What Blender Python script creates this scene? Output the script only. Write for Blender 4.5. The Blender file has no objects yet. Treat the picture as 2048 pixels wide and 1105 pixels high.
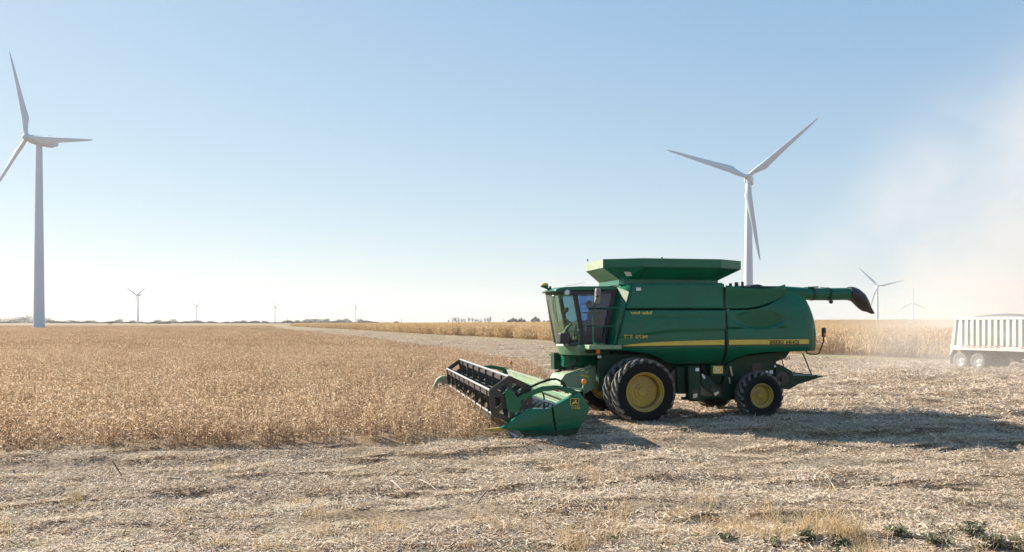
import bpy, math, random
import numpy as np
from mathutils import Vector, Matrix
R = math.radians
rng = np.random.default_rng(7)
random.seed(5)
scene = bpy.context.scene
col = scene.collection

# ------------------------------------------------------------------ camera, light, exposure
F, CX, HY = 1700.0, 1024.0, 645.0            # focal length in photo pixels, principal column, horizon row
CAMH = 3.0
cam_d = bpy.data.cameras.new("camera")
cam = bpy.data.objects.new("camera", cam_d)
col.objects.link(cam)
cam.location = (0, 0, CAMH)
cam.rotation_euler = (R(90), 0, 0)
cam_d.sensor_width = 36.0
cam_d.lens = F / 2048.0 * 36.0
cam_d.shift_y = (HY - 552.5) / 2048.0
cam_d.clip_start = 0.1
cam_d.clip_end = 30000
scene.camera = cam

SUN_EL, SUN_AZ = 30.0, 57.0                  # degrees; azimuth counted from +Y towards -X
sun_vec = Vector((-math.sin(R(SUN_AZ)) * math.cos(R(SUN_EL)), math.cos(R(SUN_AZ)) * math.cos(R(SUN_EL)), math.sin(R(SUN_EL))))
sun_d = bpy.data.lights.new("sun", 'SUN')
sun_d.energy = 5.0
sun_d.angle = R(0.53)
sun_d.color = (1.0, 0.93, 0.82)
sun = bpy.data.objects.new("sun", sun_d)
col.objects.link(sun)
sun.rotation_euler = sun_vec.to_track_quat('Z', 'Y').to_euler()
sun.location = (-60, 40, 60)

w = bpy.data.worlds.new("World")
scene.world = w
w.use_nodes = True
wn, wl = w.node_tree.nodes, w.node_tree.links
sky = wn.new('ShaderNodeTexSky')
sky.sky_type = 'NISHITA'
sky.sun_disc = False
sky.sun_elevation = R(SUN_EL)
sky.sun_rotation = R(-SUN_AZ)
sky.altitude = 300
sky.air_density = 1.0
sky.dust_density = 0.2
sky.ozone_density = 1.0
bg = wn['Background']
bg.inputs['Strength'].default_value = 0.1
# thin autumn haze evens the sky out: softer gradient, paler towards the horizon
soft = wn.new('ShaderNodeGamma'); soft.inputs['Gamma'].default_value = 0.35
wl.new(sky.outputs[0], soft.inputs['Color'])
tone = wn.new('ShaderNodeVectorMath'); tone.operation = 'MULTIPLY_ADD'
tone.inputs[1].default_value = (2.65, 2.37, 1.72)
tone.inputs[2].default_value = (-1.75, -1.08, 0.38)
wl.new(soft.outputs[0], tone.inputs[0])
floor_ = wn.new('ShaderNodeVectorMath'); floor_.operation = 'MAXIMUM'; floor_.inputs[1].default_value = (0.1, 0.3, 0.6)
wl.new(tone.outputs[0], floor_.inputs[0])
wl.new(floor_.outputs[0], bg.inputs['Color'])

vs = scene.view_settings
vs.view_transform = 'Standard'
vs.look = 'None'
vs.exposure = 1.2
vs.gamma = 1.0
cy = scene.cycles
cy.use_denoising = True
cy.max_bounces = 8
cy.diffuse_bounces = 3
cy.glossy_bounces = 3
cy.transmission_bounces = 4
cy.transparent_max_bounces = 12
cy.volume_bounces = 1
cy.volume_max_steps = 96
cy.volume_step_rate = 1.0
cy.sample_clamp_indirect = 6.0

# ------------------------------------------------------------------ combine frame and pixel rays
YAW = R(10.5)
C_, S_ = math.cos(YAW), math.sin(YAW)
OX, OY = 3.49, 27.6                          # combine origin: ground under the middle of the front axle

def P(px, py, v):
    """photo pixel -> combine coordinates (u to the rear, z up) on the plane v (v grows away from the road)"""
    k = (px - CX) / F
    u = (k * (OY + v * C_) - OX + v * S_) / (C_ - k * S_)
    d = OY + u * S_ + v * C_
    return u, CAMH + (HY - py) / F * d

def P3(px, py, v):
    u, z = P(px, py, v)
    return (u, v, z)

def G(px, py, z=0.0):
    """photo pixel -> world point on level z"""
    d = F * (CAMH - z) / (py - HY)
    return ((px - CX) / F * d, d)

def AT(px, py, d):
    return ((px - CX) / F * d, d, CAMH + (HY - py) / F * d)

def to_world(u, v):
    return OX + u * C_ - v * S_, OY + u * S_ + v * C_

def to_local(x, y):
    dx, dy = x - OX, y - OY
    return dx * C_ + dy * S_, -dx * S_ + dy * C_

# ------------------------------------------------------------------ tagging
def tag(o, label=None, cat=None, group=None, kind=None):
    if label: o['label'] = label
    if cat: o['category'] = cat
    if group: o['group'] = group
    if kind: o['kind'] = kind
    return o

def empty(name, loc=(0, 0, 0), rz=0.0):
    o = bpy.data.objects.new(name, None)
    o.empty_display_size = 0.3
    col.objects.link(o)
    o.location = loc
    o.rotation_euler = (0, 0, rz)
    return o

def copy_tree(o, parent=None):
    c = o.copy()
    col.objects.link(c)
    if parent: c.parent = parent
    for ch in [q for q in bpy.data.objects if q.parent == o]:
        copy_tree(ch, c)
    return c

# ------------------------------------------------------------------ materials
def new_mat(name):
    m = bpy.data.materials.new(name)
    m.use_nodes = True
    n = m.node_tree.nodes
    return m, n, m.node_tree.links, n['Principled BSDF'], n['Material Output']

def ramp(n, stops):
    r = n.new('ShaderNodeValToRGB')
    e = r.color_ramp.elements
    while len(e) < len(stops): e.new(0.5)
    for i, (p, c) in enumerate(stops):
        e[i].position = p
        e[i].color = (*c, 1) if len(c) == 3 else c
    return r

def noise(n, l, scale, detail=4, rough=0.55, coord='Object', dist=0.0):
    tc = n.new('ShaderNodeTexCoord')
    t = n.new('ShaderNodeTexNoise')
    t.inputs['Scale'].default_value = scale
    t.inputs['Detail'].default_value = detail
    t.inputs['Roughness'].default_value = rough
    t.inputs['Distortion'].default_value = dist
    l.new(tc.outputs[coord], t.inputs['Vector'])
    return t

def paint(name, c, c2=None, rough=0.35, coat=0.4, scale=3.0, metallic=0.0, dust=0.0, bump=0.0, dustcol=(0.42, 0.36, 0.27), spec=0.5):
    """painted or moulded surface: patchy colour, patchy gloss, settled dust on surfaces that look up"""
    m, n, l, b, out = new_mat(name)
    c2 = c2 or tuple(x * 0.82 for x in c)
    t = noise(n, l, scale, 6, 0.6)
    r = ramp(n, [(0.35, c2), (0.62, c)])
    l.new(t.outputs['Fac'], r.inputs['Fac'])
    src = r.outputs['Color']
    t2 = noise(n, l, scale * 7, 5, 0.65)
    mr = n.new('ShaderNodeMapRange')
    mr.inputs['To Min'].default_value = max(0.03, rough - 0.1)
    mr.inputs['To Max'].default_value = rough + 0.14
    l.new(t2.outputs['Fac'], mr.inputs['Value'])
    rs = mr.outputs['Result']
    if dust > 0:
        g = n.new('ShaderNodeNewGeometry')
        sx = n.new('ShaderNodeSeparateXYZ')
        l.new(g.outputs['Normal'], sx.inputs[0])
        up = n.new('ShaderNodeMapRange')
        up.inputs['From Min'].default_value = -0.2
        up.inputs['From Max'].default_value = 1.0
        up.inputs['To Min'].default_value = dust * 0.12
        up.inputs['To Max'].default_value = dust
        l.new(sx.outputs['Z'], up.inputs['Value'])
        nr = n.new('ShaderNodeMapRange')
        nr.inputs['From Min'].default_value = 0.3
        nr.inputs['From Max'].default_value = 0.7
        l.new(t2.outputs['Fac'], nr.inputs['Value'])
        mu = n.new('ShaderNodeMath'); mu.operation = 'MULTIPLY'
        l.new(up.outputs[0], mu.inputs[0]); l.new(nr.outputs[0], mu.inputs[1])
        mx = n.new('ShaderNodeMixRGB')
        mx.inputs['Color2'].default_value = (*dustcol, 1)
        l.new(mu.outputs[0], mx.inputs['Fac']); l.new(src, mx.inputs['Color1'])
        src = mx.outputs[0]
        ad = n.new('ShaderNodeMath'); ad.operation = 'MULTIPLY_ADD'
        ad.inputs[1].default_value = 0.5
        l.new(mu.outputs[0], ad.inputs[0]); l.new(rs, ad.inputs[2])
        rs = ad.outputs[0]
    l.new(src, b.inputs['Base Color'])
    l.new(rs, b.inputs['Roughness'])
    b.inputs['Metallic'].default_value = metallic
    b.inputs['Specular IOR Level'].default_value = spec
    b.inputs['Coat Weight'].default_value = coat
    b.inputs['Coat Roughness'].default_value = 0.08
    if bump > 0:
        bp = n.new('ShaderNodeBump')
        bp.inputs['Strength'].default_value = bump
        bp.inputs['Distance'].default_value = 0.02
        l.new(t2.outputs['Fac'], bp.inputs['Height'])
        l.new(bp.outputs[0], b.inputs['Normal'])
    return m

def glass(name, tint, gloss=1.0, dirt=0.0):
    m, n, l, b, out = new_mat(name)
    n.remove(b)
    tr = n.new('ShaderNodeBsdfTransparent'); tr.inputs[0].default_value = (*tint, 1)
    gl = n.new('ShaderNodeBsdfGlossy'); gl.inputs['Roughness'].default_value = 0.03
    fr = n.new('ShaderNodeFresnel'); fr.inputs['IOR'].default_value = 1.5
    mul = n.new('ShaderNodeMath'); mul.operation = 'MULTIPLY'; mul.inputs[1].default_value = gloss
    l.new(fr.outputs[0], mul.inputs[0])
    mx = n.new('ShaderNodeMixShader')
    l.new(mul.outputs[0], mx.inputs[0]); l.new(tr.outputs[0], mx.inputs[1]); l.new(gl.outputs[0], mx.inputs[2])
    last = mx.outputs[0]
    if dirt > 0:                                       # dusty film on the pane
        df = n.new('ShaderNodeBsdfTranslucent'); df.inputs[0].default_value = (0.55, 0.5, 0.42, 1)
        d2 = n.new('ShaderNodeBsdfDiffuse'); d2.inputs[0].default_value = (0.5, 0.47, 0.4, 1)
        ms = n.new('ShaderNodeMixShader'); ms.inputs[0].default_value = 0.5
        l.new(df.outputs[0], ms.inputs[1]); l.new(d2.outputs[0], ms.inputs[2])
        t = noise(n, l, 2.5, 5, 0.6)
        mr = n.new('ShaderNodeMapRange'); mr.inputs['To Min'].default_value = dirt * 0.4; mr.inputs['To Max'].default_value = dirt * 1.6
        l.new(t.outputs['Fac'], mr.inputs['Value'])
        m3 = n.new('ShaderNodeMixShader')
        l.new(mr.outputs[0], m3.inputs[0]); l.new(last, m3.inputs[1]); l.new(ms.outputs[0], m3.inputs[2])
        last = m3.outputs[0]
    l.new(last, out.inputs['Surface'])
    return m

def straw_mat(name, stops, trans=0.35, rough=0.7, inst=0.25):
    """dry plant matter: colour from the per-blade 'tint' attribute, thin enough to let light through"""
    m, n, l, b, out = new_mat(name)
    at = n.new('ShaderNodeAttribute'); at.attribute_name = 'tint'
    oi = n.new('ShaderNodeObjectInfo')
    ma = n.new('ShaderNodeMath'); ma.operation = 'MULTIPLY_ADD'
    ma.inputs[1].default_value = inst
    l.new(oi.outputs['Random'], ma.inputs[0]); l.new(at.outputs['Fac'], ma.inputs[2])
    sb = n.new('ShaderNodeMath'); sb.operation = 'SUBTRACT'; sb.inputs[1].default_value = inst / 2
    l.new(ma.outputs[0], sb.inputs[0])
    r = ramp(n, stops)
    l.new(sb.outputs[0], r.inputs['Fac'])
    l.new(r.outputs[0], b.inputs['Base Color'])
    b.inputs['Roughness'].default_value = rough
    b.inputs['Specular IOR Level'].default_value = 0.25
    tl = n.new('ShaderNodeBsdfTranslucent')
    l.new(r.outputs[0], tl.inputs[0])
    mx = n.new('ShaderNodeMixShader'); mx.inputs[0].default_value = trans
    l.new(b.outputs[0], mx.inputs[1]); l.new(tl.outputs[0], mx.inputs[2])
    l.new(mx.outputs[0], out.inputs['Surface'])
    return m

M = {}
M['green'] = paint("green_paint", (0.002, 0.122, 0.064), (0.007, 0.10, 0.052), 0.15, 0.0, 0.9, dust=0.07, spec=0.32)
M['green_dusty_lit'] = paint("sunlit_dusty_green_paint", (0.10, 0.26, 0.12), (0.20, 0.30, 0.18), 0.45, 0.15, 3.0, dust=0.6)  # dusty green, brightened in the base colour for sunlit nose and beams
M['dusty_lit_front'] = paint("sunlit_dust_caked_green", (0.32, 0.36, 0.24), (0.20, 0.29, 0.17), 0.55, 0.05, 2.0, dust=0.5)  # field dust mixed with the painted-in sunlit paleness of forward faces
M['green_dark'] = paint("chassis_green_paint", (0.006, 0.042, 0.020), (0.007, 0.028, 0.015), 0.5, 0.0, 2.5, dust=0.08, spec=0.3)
M['black'] = paint("black_paint", (0.012, 0.012, 0.014), (0.02, 0.019, 0.018), 0.42, 0.1, 4.0, dust=0.25)
M['rubber'] = paint("black_rubber", (0.013, 0.013, 0.014), (0.02, 0.019, 0.017), 0.6, 0.0, 5.0, dust=0.1)
M['plastic'] = paint("black_plastic", (0.012, 0.014, 0.022), (0.016, 0.017, 0.024), 0.38, 0.0, 5.0)
M['yellow'] = paint("yellow_paint", (0.66, 0.48, 0.06), (0.58, 0.42, 0.06), 0.4, 0.2, 4.0)
M['yellow_dusty'] = paint("dusty_yellow_paint", (0.40, 0.27, 0.03), (0.26, 0.19, 0.05), 0.5, 0.1, 4.5, dust=0.3)
M['steel'] = paint("worn_steel", (0.55, 0.55, 0.54), (0.36, 0.36, 0.35), 0.3, 0.0, 8.0, metallic=0.85)
M['silver'] = paint("silver_plate", (0.62, 0.62, 0.62), (0.5, 0.5, 0.5), 0.45, 0.0, 8.0, metallic=0.3)
M['white'] = paint("white_paint", (0.78, 0.79, 0.79), (0.72, 0.73, 0.72), 0.4, 0.1, 0.25)
M['tower_white'] = paint("turbine_white", (0.64, 0.69, 0.76), (0.59, 0.64, 0.71), 0.45, 0.0, 0.05)
M['trailer_white'] = paint("trailer_white", (0.58, 0.57, 0.55), (0.48, 0.465, 0.43), 0.4, 0.1, 0.8)
M['grey'] = paint("grey_plastic", (0.20, 0.19, 0.18), (0.15, 0.145, 0.14), 0.5, 0.0, 6.0, dust=0.3)
M['amber'] = paint("amber_lens", (0.85, 0.22, 0.01), (0.75, 0.17, 0.01), 0.2, 0.5, 6.0)
M['lamp'] = paint("clear_lens", (0.7, 0.72, 0.74), (0.55, 0.57, 0.6), 0.15, 0.5, 12.0)
M['red'] = paint("red_film", (0.62, 0.06, 0.04), (0.5, 0.05, 0.04), 0.35, 0.2, 9.0)
M['decal_white'] = paint("white_decal", (0.75, 0.75, 0.75), (0.6, 0.6, 0.62), 0.4, 0.1, 14.0)
M['decal_black'] = paint("black_decal", (0.012, 0.012, 0.012), (0.018, 0.018, 0.018), 0.35, 0.2, 9.0)
M['tan'] = paint("tan_lining", (0.28, 0.23, 0.16), (0.2, 0.17, 0.12), 0.8, 0.0, 5.0)
M['jacket'] = paint("blue_jacket", (0.03, 0.10, 0.26), (0.02, 0.07, 0.19), 0.8, 0.0, 9.0)
M['skin'] = paint("skin", (0.55, 0.32, 0.22), (0.48, 0.26, 0.17), 0.5, 0.0, 9.0)
M['cap'] = paint("dark_cap", (0.03, 0.035, 0.05), (0.02, 0.025, 0.04), 0.8, 0.0, 9.0)
M['denim'] = paint("denim", (0.04, 0.06, 0.11), (0.03, 0.05, 0.09), 0.85, 0.0, 12.0)
M['seat'] = paint("blue_grey_seat_cloth", (0.05, 0.08, 0.13), (0.04, 0.06, 0.10), 0.85, 0.0, 9.0)
M['reflection_blue'] = paint('sky_reflection_blue', (0.07, 0.19, 0.38), (0.06, 0.16, 0.32), 0.7, 0.0, 6.0)  # blue of the sky reflected in the door glass, given as base colour
M['wood'] = paint("weathered_pole", (0.10, 0.08, 0.065), (0.07, 0.055, 0.045), 0.8, 0.0, 3.0)
M['glass_door'] = glass("tinted_glass", (0.46, 0.61, 0.76), 1.2, 0.0)
M['glass_front'] = glass("dusty_windscreen", (0.76, 0.90, 0.82), 0.4, 0.12)
M['soot'] = paint("dusty_black_spout_rubber", (0.016, 0.015, 0.017), (0.03, 0.027, 0.026), 0.42, 0.0, 3.5, dust=0.12, bump=0.5)

# tyre rubber: black walls, pale field dust on the lugs, groove shade painted dark
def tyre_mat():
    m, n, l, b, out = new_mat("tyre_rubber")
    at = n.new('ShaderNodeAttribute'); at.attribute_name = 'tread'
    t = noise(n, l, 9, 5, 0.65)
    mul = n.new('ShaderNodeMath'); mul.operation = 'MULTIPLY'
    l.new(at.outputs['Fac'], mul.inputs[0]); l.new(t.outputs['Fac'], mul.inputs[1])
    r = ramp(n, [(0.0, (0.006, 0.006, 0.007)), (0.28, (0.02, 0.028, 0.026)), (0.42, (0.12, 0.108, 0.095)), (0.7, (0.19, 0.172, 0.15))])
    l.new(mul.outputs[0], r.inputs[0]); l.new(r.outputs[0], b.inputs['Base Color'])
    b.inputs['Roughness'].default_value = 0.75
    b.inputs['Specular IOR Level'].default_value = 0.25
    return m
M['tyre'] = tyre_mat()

# ------------------------------------------------------------------ mesh builder
class MB:
    def __init__(self): self.v, self.f = [], []
    def add(self, verts, faces):
        b = len(self.v)
        self.v += [tuple(map(float, p)) for p in verts]
        self.f += [tuple(b + i for i in f) for f in faces]
        return self
    def box(self, x0, x1, y0, y1, z0, z1):
        v = [(x0, y0, z0), (x1, y0, z0), (x1, y1, z0), (x0, y1, z0), (x0, y0, z1), (x1, y0, z1), (x1, y1, z1), (x0, y1, z1)]
        return self.add(v, [(3, 2, 1, 0), (4, 5, 6, 7), (0, 1, 5, 4), (1, 2, 6, 5), (2, 3, 7, 6), (3, 0, 4, 7)])
    def prism(self, poly, y0, y1):
        """polygon in (x, z) extruded along y; y0/y1 numbers or per-point lists"""
        n = len(poly)
        a = y0 if isinstance(y0, (list, tuple)) else [y0] * n
        b = y1 if isinstance(y1, (list, tuple)) else [y1] * n
        v = [(p[0], a[i], p[1]) for i, p in enumerate(poly)] + [(p[0], b[i], p[1]) for i, p in enumerate(poly)]
        f = [tuple(range(n)), tuple(range(2 * n - 1, n - 1, -1))]
        f += [(i, i + n, (i + 1) % n + n, (i + 1) % n) for i in range(n)]
        return self.add(v, f)
    def loft(self, rings, closed=True, caps=True):
        n = len(rings[0]); v = [p for r in rings for p in r]; f = []
        for k in range(len(rings) - 1):
            for i in range(n if closed else n - 1):
                j = (i + 1) % n
                f.append((k * n + i, k * n + j, (k + 1) * n + j, (k + 1) * n + i))
        if caps and closed:
            f.append(tuple(range(n - 1, -1, -1)))
            f.append(tuple((len(rings) - 1) * n + i for i in range(n)))
        return self.add(v, f)
    def tube(self, pts, r, n=8, caps=True):
        pts = [Vector(p) for p in pts]
        rr = r if isinstance(r, (list, tuple)) else [r] * len(pts)
        rings = []; ref = None
        for i, p in enumerate(pts):
            d = (pts[min(i + 1, len(pts) - 1)] - pts[max(i - 1, 0)]).normalized()
            if ref is None: ref = d.orthogonal().normalized()
            ref = (ref - d * ref.dot(d))
            ref = ref.normalized() if ref.length > 1e-6 else d.orthogonal().normalized()
            bi = d.cross(ref)
            rings.append([tuple(p + (ref * math.cos(a) + bi * math.sin(a)) * rr[i]) for a in [2 * math.pi * k / n for k in range(n)]])
        return self.loft(rings, True, caps)
    def bar(self, a, b, wv, wz):
        """rectangular bar from a to b"""
        a, b = Vector(a), Vector(b); d = (b - a).normalized()
        up = Vector((0, 0, 1)) if abs(d.z) < 0.9 else Vector((1, 0, 0))
        s = d.cross(up).normalized(); t = s.cross(d)
        ring = lambda p: [tuple(p + s * (i * wv / 2) + t * (j * wz / 2)) for i, j in ((-1, -1), (1, -1), (1, 1), (-1, 1))]
        return self.loft([ring(a), ring(b)])
    def lathe(self, prof, n=32, c=(0, 0, 0), axis='y', close=False):
        """profile of (radius, along) turned round an axis"""
        rings = []
        for r, h in prof:
            ring = []
            for k in range(n):
                a = 2 * math.pi * k / n
                x, q = r * math.cos(a), r * math.sin(a)
                p = {'y': (x, h, q), 'z': (x, q, h), 'x': (h, x, q)}[axis]
                ring.append((c[0] + p[0], c[1] + p[1], c[2] + p[2]))
            rings.append(ring)
        return self.loft(rings, True, not close)
    def ball(self, c, rx, ry=None, rz=None, n=14, m=9):
        ry = ry or rx; rz = rz or rx
        rings = []
        for i in range(1, m):
            t = math.pi * i / m
            rings.append([(c[0] + rx * math.sin(t) * math.cos(2 * math.pi * k / n), c[1] + ry * math.sin(t) * math.sin(2 * math.pi * k / n), c[2] - rz * math.cos(t)) for k in range(n)])
        return self.loft(rings)
    def build(self, name, mat, parent=None, smooth=35, bevel=0.0, solid=0.0, seg=2):
        me = bpy.data.meshes.new(name)
        me.from_pydata(self.v, [], self.f)
        me.materials.append(mat)
        import bmesh
        bm = bmesh.new(); bm.from_mesh(me)
        bmesh.ops.recalc_face_normals(bm, faces=bm.faces)
        bm.to_mesh(me); bm.free()
        if smooth:
            me.polygons.foreach_set('use_smooth', [True] * len(me.polygons))
            me.set_sharp_from_angle(angle=R(smooth))
        o = bpy.data.objects.new(name, me)
        col.objects.link(o)
        if parent: o.parent = parent
        if solid:
            q = o.modifiers.new('thick', 'SOLIDIFY'); q.thickness = solid; q.offset = 0
        if bevel:
            q = o.modifiers.new('edge', 'BEVEL'); q.width = bevel; q.segments = seg; q.limit_method = 'ANGLE'; q.angle_limit = R(40)
        return o

def smoothstep(a, b, x):
    t = np.clip((np.asarray(x, float) - a) / (b - a), 0, 1)
    return t * t * (3 - 2 * t)

def vnoise(x, y, seed=0):
    x = np.asarray(x, float); y = np.asarray(y, float)
    xi, yi = np.floor(x).astype(np.int64), np.floor(y).astype(np.int64)
    xf, yf = x - xi, y - yi
    def h(i, j):
        q = (i * 374761393 + j * 668265263 + seed * 982451653) & 0x7fffffff
        q = ((q ^ (q >> 13)) * 1274126177) & 0x7fffffff
        return ((q ^ (q >> 16)) & 0xffff) / 65535.0
    a = xf * xf * (3 - 2 * xf); b = yf * yf * (3 - 2 * yf)
    return (h(xi, yi) * (1 - a) + h(xi + 1, yi) * a) * (1 - b) + (h(xi, yi + 1) * (1 - a) + h(xi + 1, yi + 1) * a) * b

def fbm(x, y, o=4, seed=0):
    s, amp, tot = 0, 1.0, 0
    for k in range(o):
        s = s + amp * vnoise(x * 2 ** k, y * 2 ** k, seed + k * 17); tot += amp; amp *= 0.5
    return s / tot - 0.5

# ================================================================== THE SETTING
def local_arr(x, y):
    dx, dy = x - OX, y - OY
    return dx * C_ + dy * S_, -dx * S_ + dy * C_

def H(x, y):
    """ground level: shallow wheel ruts and litter banks along the driving direction, a slow rise far to the right"""
    x = np.asarray(x, float); y = np.asarray(y, float)
    u, v = local_arr(x, y)
    far = 2.0 * smoothstep(70, 520, y) * smoothstep(-120, 230, x)
    near = 1 - smoothstep(45, 90, y)
    wob = fbm(u * 0.10, v * 0.25, 3, 3) * 1.6
    ruts = 0.058 * np.sin((v + wob) * 2 * np.pi / 2.3) * (0.35 + 1.3 * vnoise(u * 0.13 + 9, v * 0.3, 21))
    bumps = 0.17 * fbm(u * 0.42, v * 0.9, 4, 11) + 0.05 * fbm(u * 2.2, v * 3.2, 3, 31)
    dip = -0.27 * smoothstep(2.0, 9.0, x) * smoothstep(25.2, 21.5, y) * smoothstep(10.5, 14.5, y)
    verge = 0.10 * smoothstep(14.0, 10.5, y)
    calm = 1 - 0.75 * np.exp(-((u - 1.5) / 7.0) ** 2 - (v / 4.5) ** 2)
    return far + dip + near * (ruts + bumps + verge) * calm

CORN_EDGE = [(-160, 620), (-65, 340), (-30.5, 232), (-2, 154), (7.6, 127.5), (27.6, 77), (33.0, 64), (46, 54), (75, 40), (110, 28)]
def corn_edge_y(x):
    e = np.array(CORN_EDGE); return np.interp(x, e[:, 0], e[:, 1])

SOY_RIGHT = [(33.2, 1.3), (50, 1.2), (68, -2.0), (83, -8.0), (138, -26), (288, -78), (620, -178)]   # (y, x) of the far right margin
CUT_U = -4.35                                                       # where the cutter bar stands now
def in_soy(x, y, grow=0.0):
    u, v = local_arr(x, y)
    e = np.array(SOY_RIGHT)
    ragged = 0.5 * (vnoise(x * 0.9, y * 0.9, 77) - 0.5)
    strip = (v > -5.25 + ragged - grow) & (v < 5.5) & (u < CUT_U - 1.25 * smoothstep(-4.5, -4.9, v) + 0.35 * (vnoise(v * 2.0, v * 0, 5) - 0.5))
    beyond = (v >= 5.5) & (x < np.interp(y, e[:, 0], e[:, 1]) + ragged * 3) & (y < 620)
    return strip | beyond

def axis_coords(lo, hi, step, far_lo, far_hi, grow=1.16):
    c = list(np.arange(lo, hi + 1e-6, step))
    s, p = step, c[-1]
    while p < far_hi:
        s *= grow; p += s; c.append(p)
    s, p = step, c[0]; pre = []
    while p > far_lo:
        s *= grow; p -= s; pre.append(p)
    return np.array(pre[::-1] + c)

gx = axis_coords(-21, 24, 0.10, -5000, 5000)
gy = axis_coords(9.5, 34, 0.10, -400, 5000)
X_, Y_ = np.meshgrid(gx, gy)
Z_ = H(X_, Y_)
nx, ny = len(gx), len(gy)
me = bpy.data.meshes.new("ground")
idx = np.arange(nx * ny).reshape(ny, nx)
quads = np.stack([idx[:-1, :-1], idx[:-1, 1:], idx[1:, 1:], idx[1:, :-1]], -1).reshape(-1, 4)
me.vertices.add(nx * ny)
me.vertices.foreach_set('co', np.stack([X_, Y_, Z_], -1).ravel())
me.loops.add(quads.size); me.loops.foreach_set('vertex_index', quads.ravel())
me.polygons.add(len(quads)); me.polygons.foreach_set('loop_start', np.arange(0, quads.size, 4))
me.polygons.foreach_set('use_smooth', np.ones(len(quads), bool))
grass_a = me.attributes.new('verge', 'FLOAT', 'POINT')
ce = corn_edge_y(X_)
gv = smoothstep(0.14, 0.03, (ce - Y_) / np.maximum(ce, 1)) * (Y_ < ce + 4) * (1 - smoothstep(20, 45, X_))
grass_a.data.foreach_set('value', gv.astype(np.float32).ravel())
crop_a = me.attributes.new('under_crop', 'FLOAT', 'POINT')
crop_a.data.foreach_set('value', (in_soy(X_, np.minimum(Y_, 618.0), 0.6) | ((Y_ > 618) & (X_ < -178 - 0.30 * (Y_ - 618)))).astype(np.float32).ravel())
me.update(); me.validate()

def ground_mat():
    m, n, l, b, out = new_mat("stubble_soil")
    t1 = noise(n, l, 16, 6, 0.7); t2 = noise(n, l, 1.1, 5, 0.6); t2.inputs['Distortion'].default_value = 0.4; t3 = noise(n, l, 0.05, 3, 0.5)
    r1 = ramp(n, [(0.32, (0.06, 0.045, 0.034)), (0.47, (0.26, 0.195, 0.135)), (0.62, (0.50, 0.39, 0.28)), (0.75, (0.66, 0.55, 0.42))])
    l.new(t1.outputs['Fac'], r1.inputs[0])
    r2 = ramp(n, [(0.36, (0.62, 0.58, 0.54)), (0.58, (1, 1, 1))])
    l.new(t2.outputs['Fac'], r2.inputs[0])
    mu = n.new('ShaderNodeMixRGB'); mu.blend_type = 'MULTIPLY'; mu.inputs[0].default_value = 1
    l.new(r1.outputs[0], mu.inputs[1]); l.new(r2.outputs[0], mu.inputs[2])
    a = n.new('ShaderNodeAttribute'); a.attribute_name = 'verge'
    g = n.new('ShaderNodeMixRGB'); g.inputs[2].default_value = (0.30, 0.29, 0.13, 1)
    am = n.new('ShaderNodeMath'); am.operation = 'MULTIPLY'
    rt = ramp(n, [(0.35, (0.2, 0.2, 0.2)), (0.65, (0.8, 0.8, 0.8))])
    tg = noise(n, l, 0.6, 4, 0.6); l.new(tg.outputs['Fac'], rt.inputs[0])
    l.new(a.outputs['Fac'], am.inputs[0]); l.new(rt.outputs[0], am.inputs[1])
    l.new(am.outputs[0], g.inputs[0]); l.new(mu.outputs[0], g.inputs[1])
    c = n.new('ShaderNodeAttribute'); c.attribute_name = 'under_crop'
    g2 = n.new('ShaderNodeMixRGB'); g2.inputs[2].default_value = (0.30, 0.21, 0.13, 1)
    l.new(c.outputs['Fac'], g2.inputs[0]); l.new(g.outputs[0], g2.inputs[1])
    l.new(g2.outputs[0], b.inputs['Base Color'])
    b.inputs['Roughness'].default_value = 0.95
    b.inputs['Specular IOR Level'].default_value = 0.1
    bp = n.new('ShaderNodeBump'); bp.inputs['Strength'].default_value = 0.9; bp.inputs['Distance'].default_value = 0.05
    l.new(t1.outputs['Fac'], bp.inputs['Height']); l.new(bp.outputs[0], b.inputs['Normal'])
    return m
me.materials.append(ground_mat())
ground = bpy.data.objects.new("ground", me); col.objects.link(ground)
tag(ground, kind='structure')

# ------------------------------------------------------------------ patches of plant matter
def quad_mesh(name, V, tint, mat):
    """V (N,4,3) quads, tint (N,) -> mesh with the tint attribute"""
    N = len(V)
    me = bpy.data.meshes.new(name)
    me.vertices.add(N * 4); me.vertices.foreach_set('co', np.ascontiguousarray(V, dtype=np.float32).ravel())
    me.loops.add(N * 4); me.loops.foreach_set('vertex_index', np.arange(N * 4))
    me.polygons.add(N); me.polygons.foreach_set('loop_start', np.arange(0, N * 4, 4))
    a = me.attributes.new('tint', 'FLOAT', 'POINT')
    a.data.foreach_set('value', np.repeat(tint, 4).astype(np.float32))
    me.materials.append(mat)
    me.update(); me.validate()
    return me

def ribbons(a, b, wa, wb, side=None):
    """thin quads from points a to b with widths, side vectors random unless given"""
    N = len(a); d = b - a
    if side is None:
        r = rng.normal(size=(N, 3)); side = np.cross(d, r)
    side = side / np.maximum(np.linalg.norm(side, axis=1, keepdims=True), 1e-6)
    wa = np.broadcast_to(wa, (N,))[:, None] / 2; wb = np.broadcast_to(wb, (N,))[:, None] / 2
    return np.stack([a - side * wa, a + side * wa, b + side * wb, b - side * wb], 1)

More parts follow.
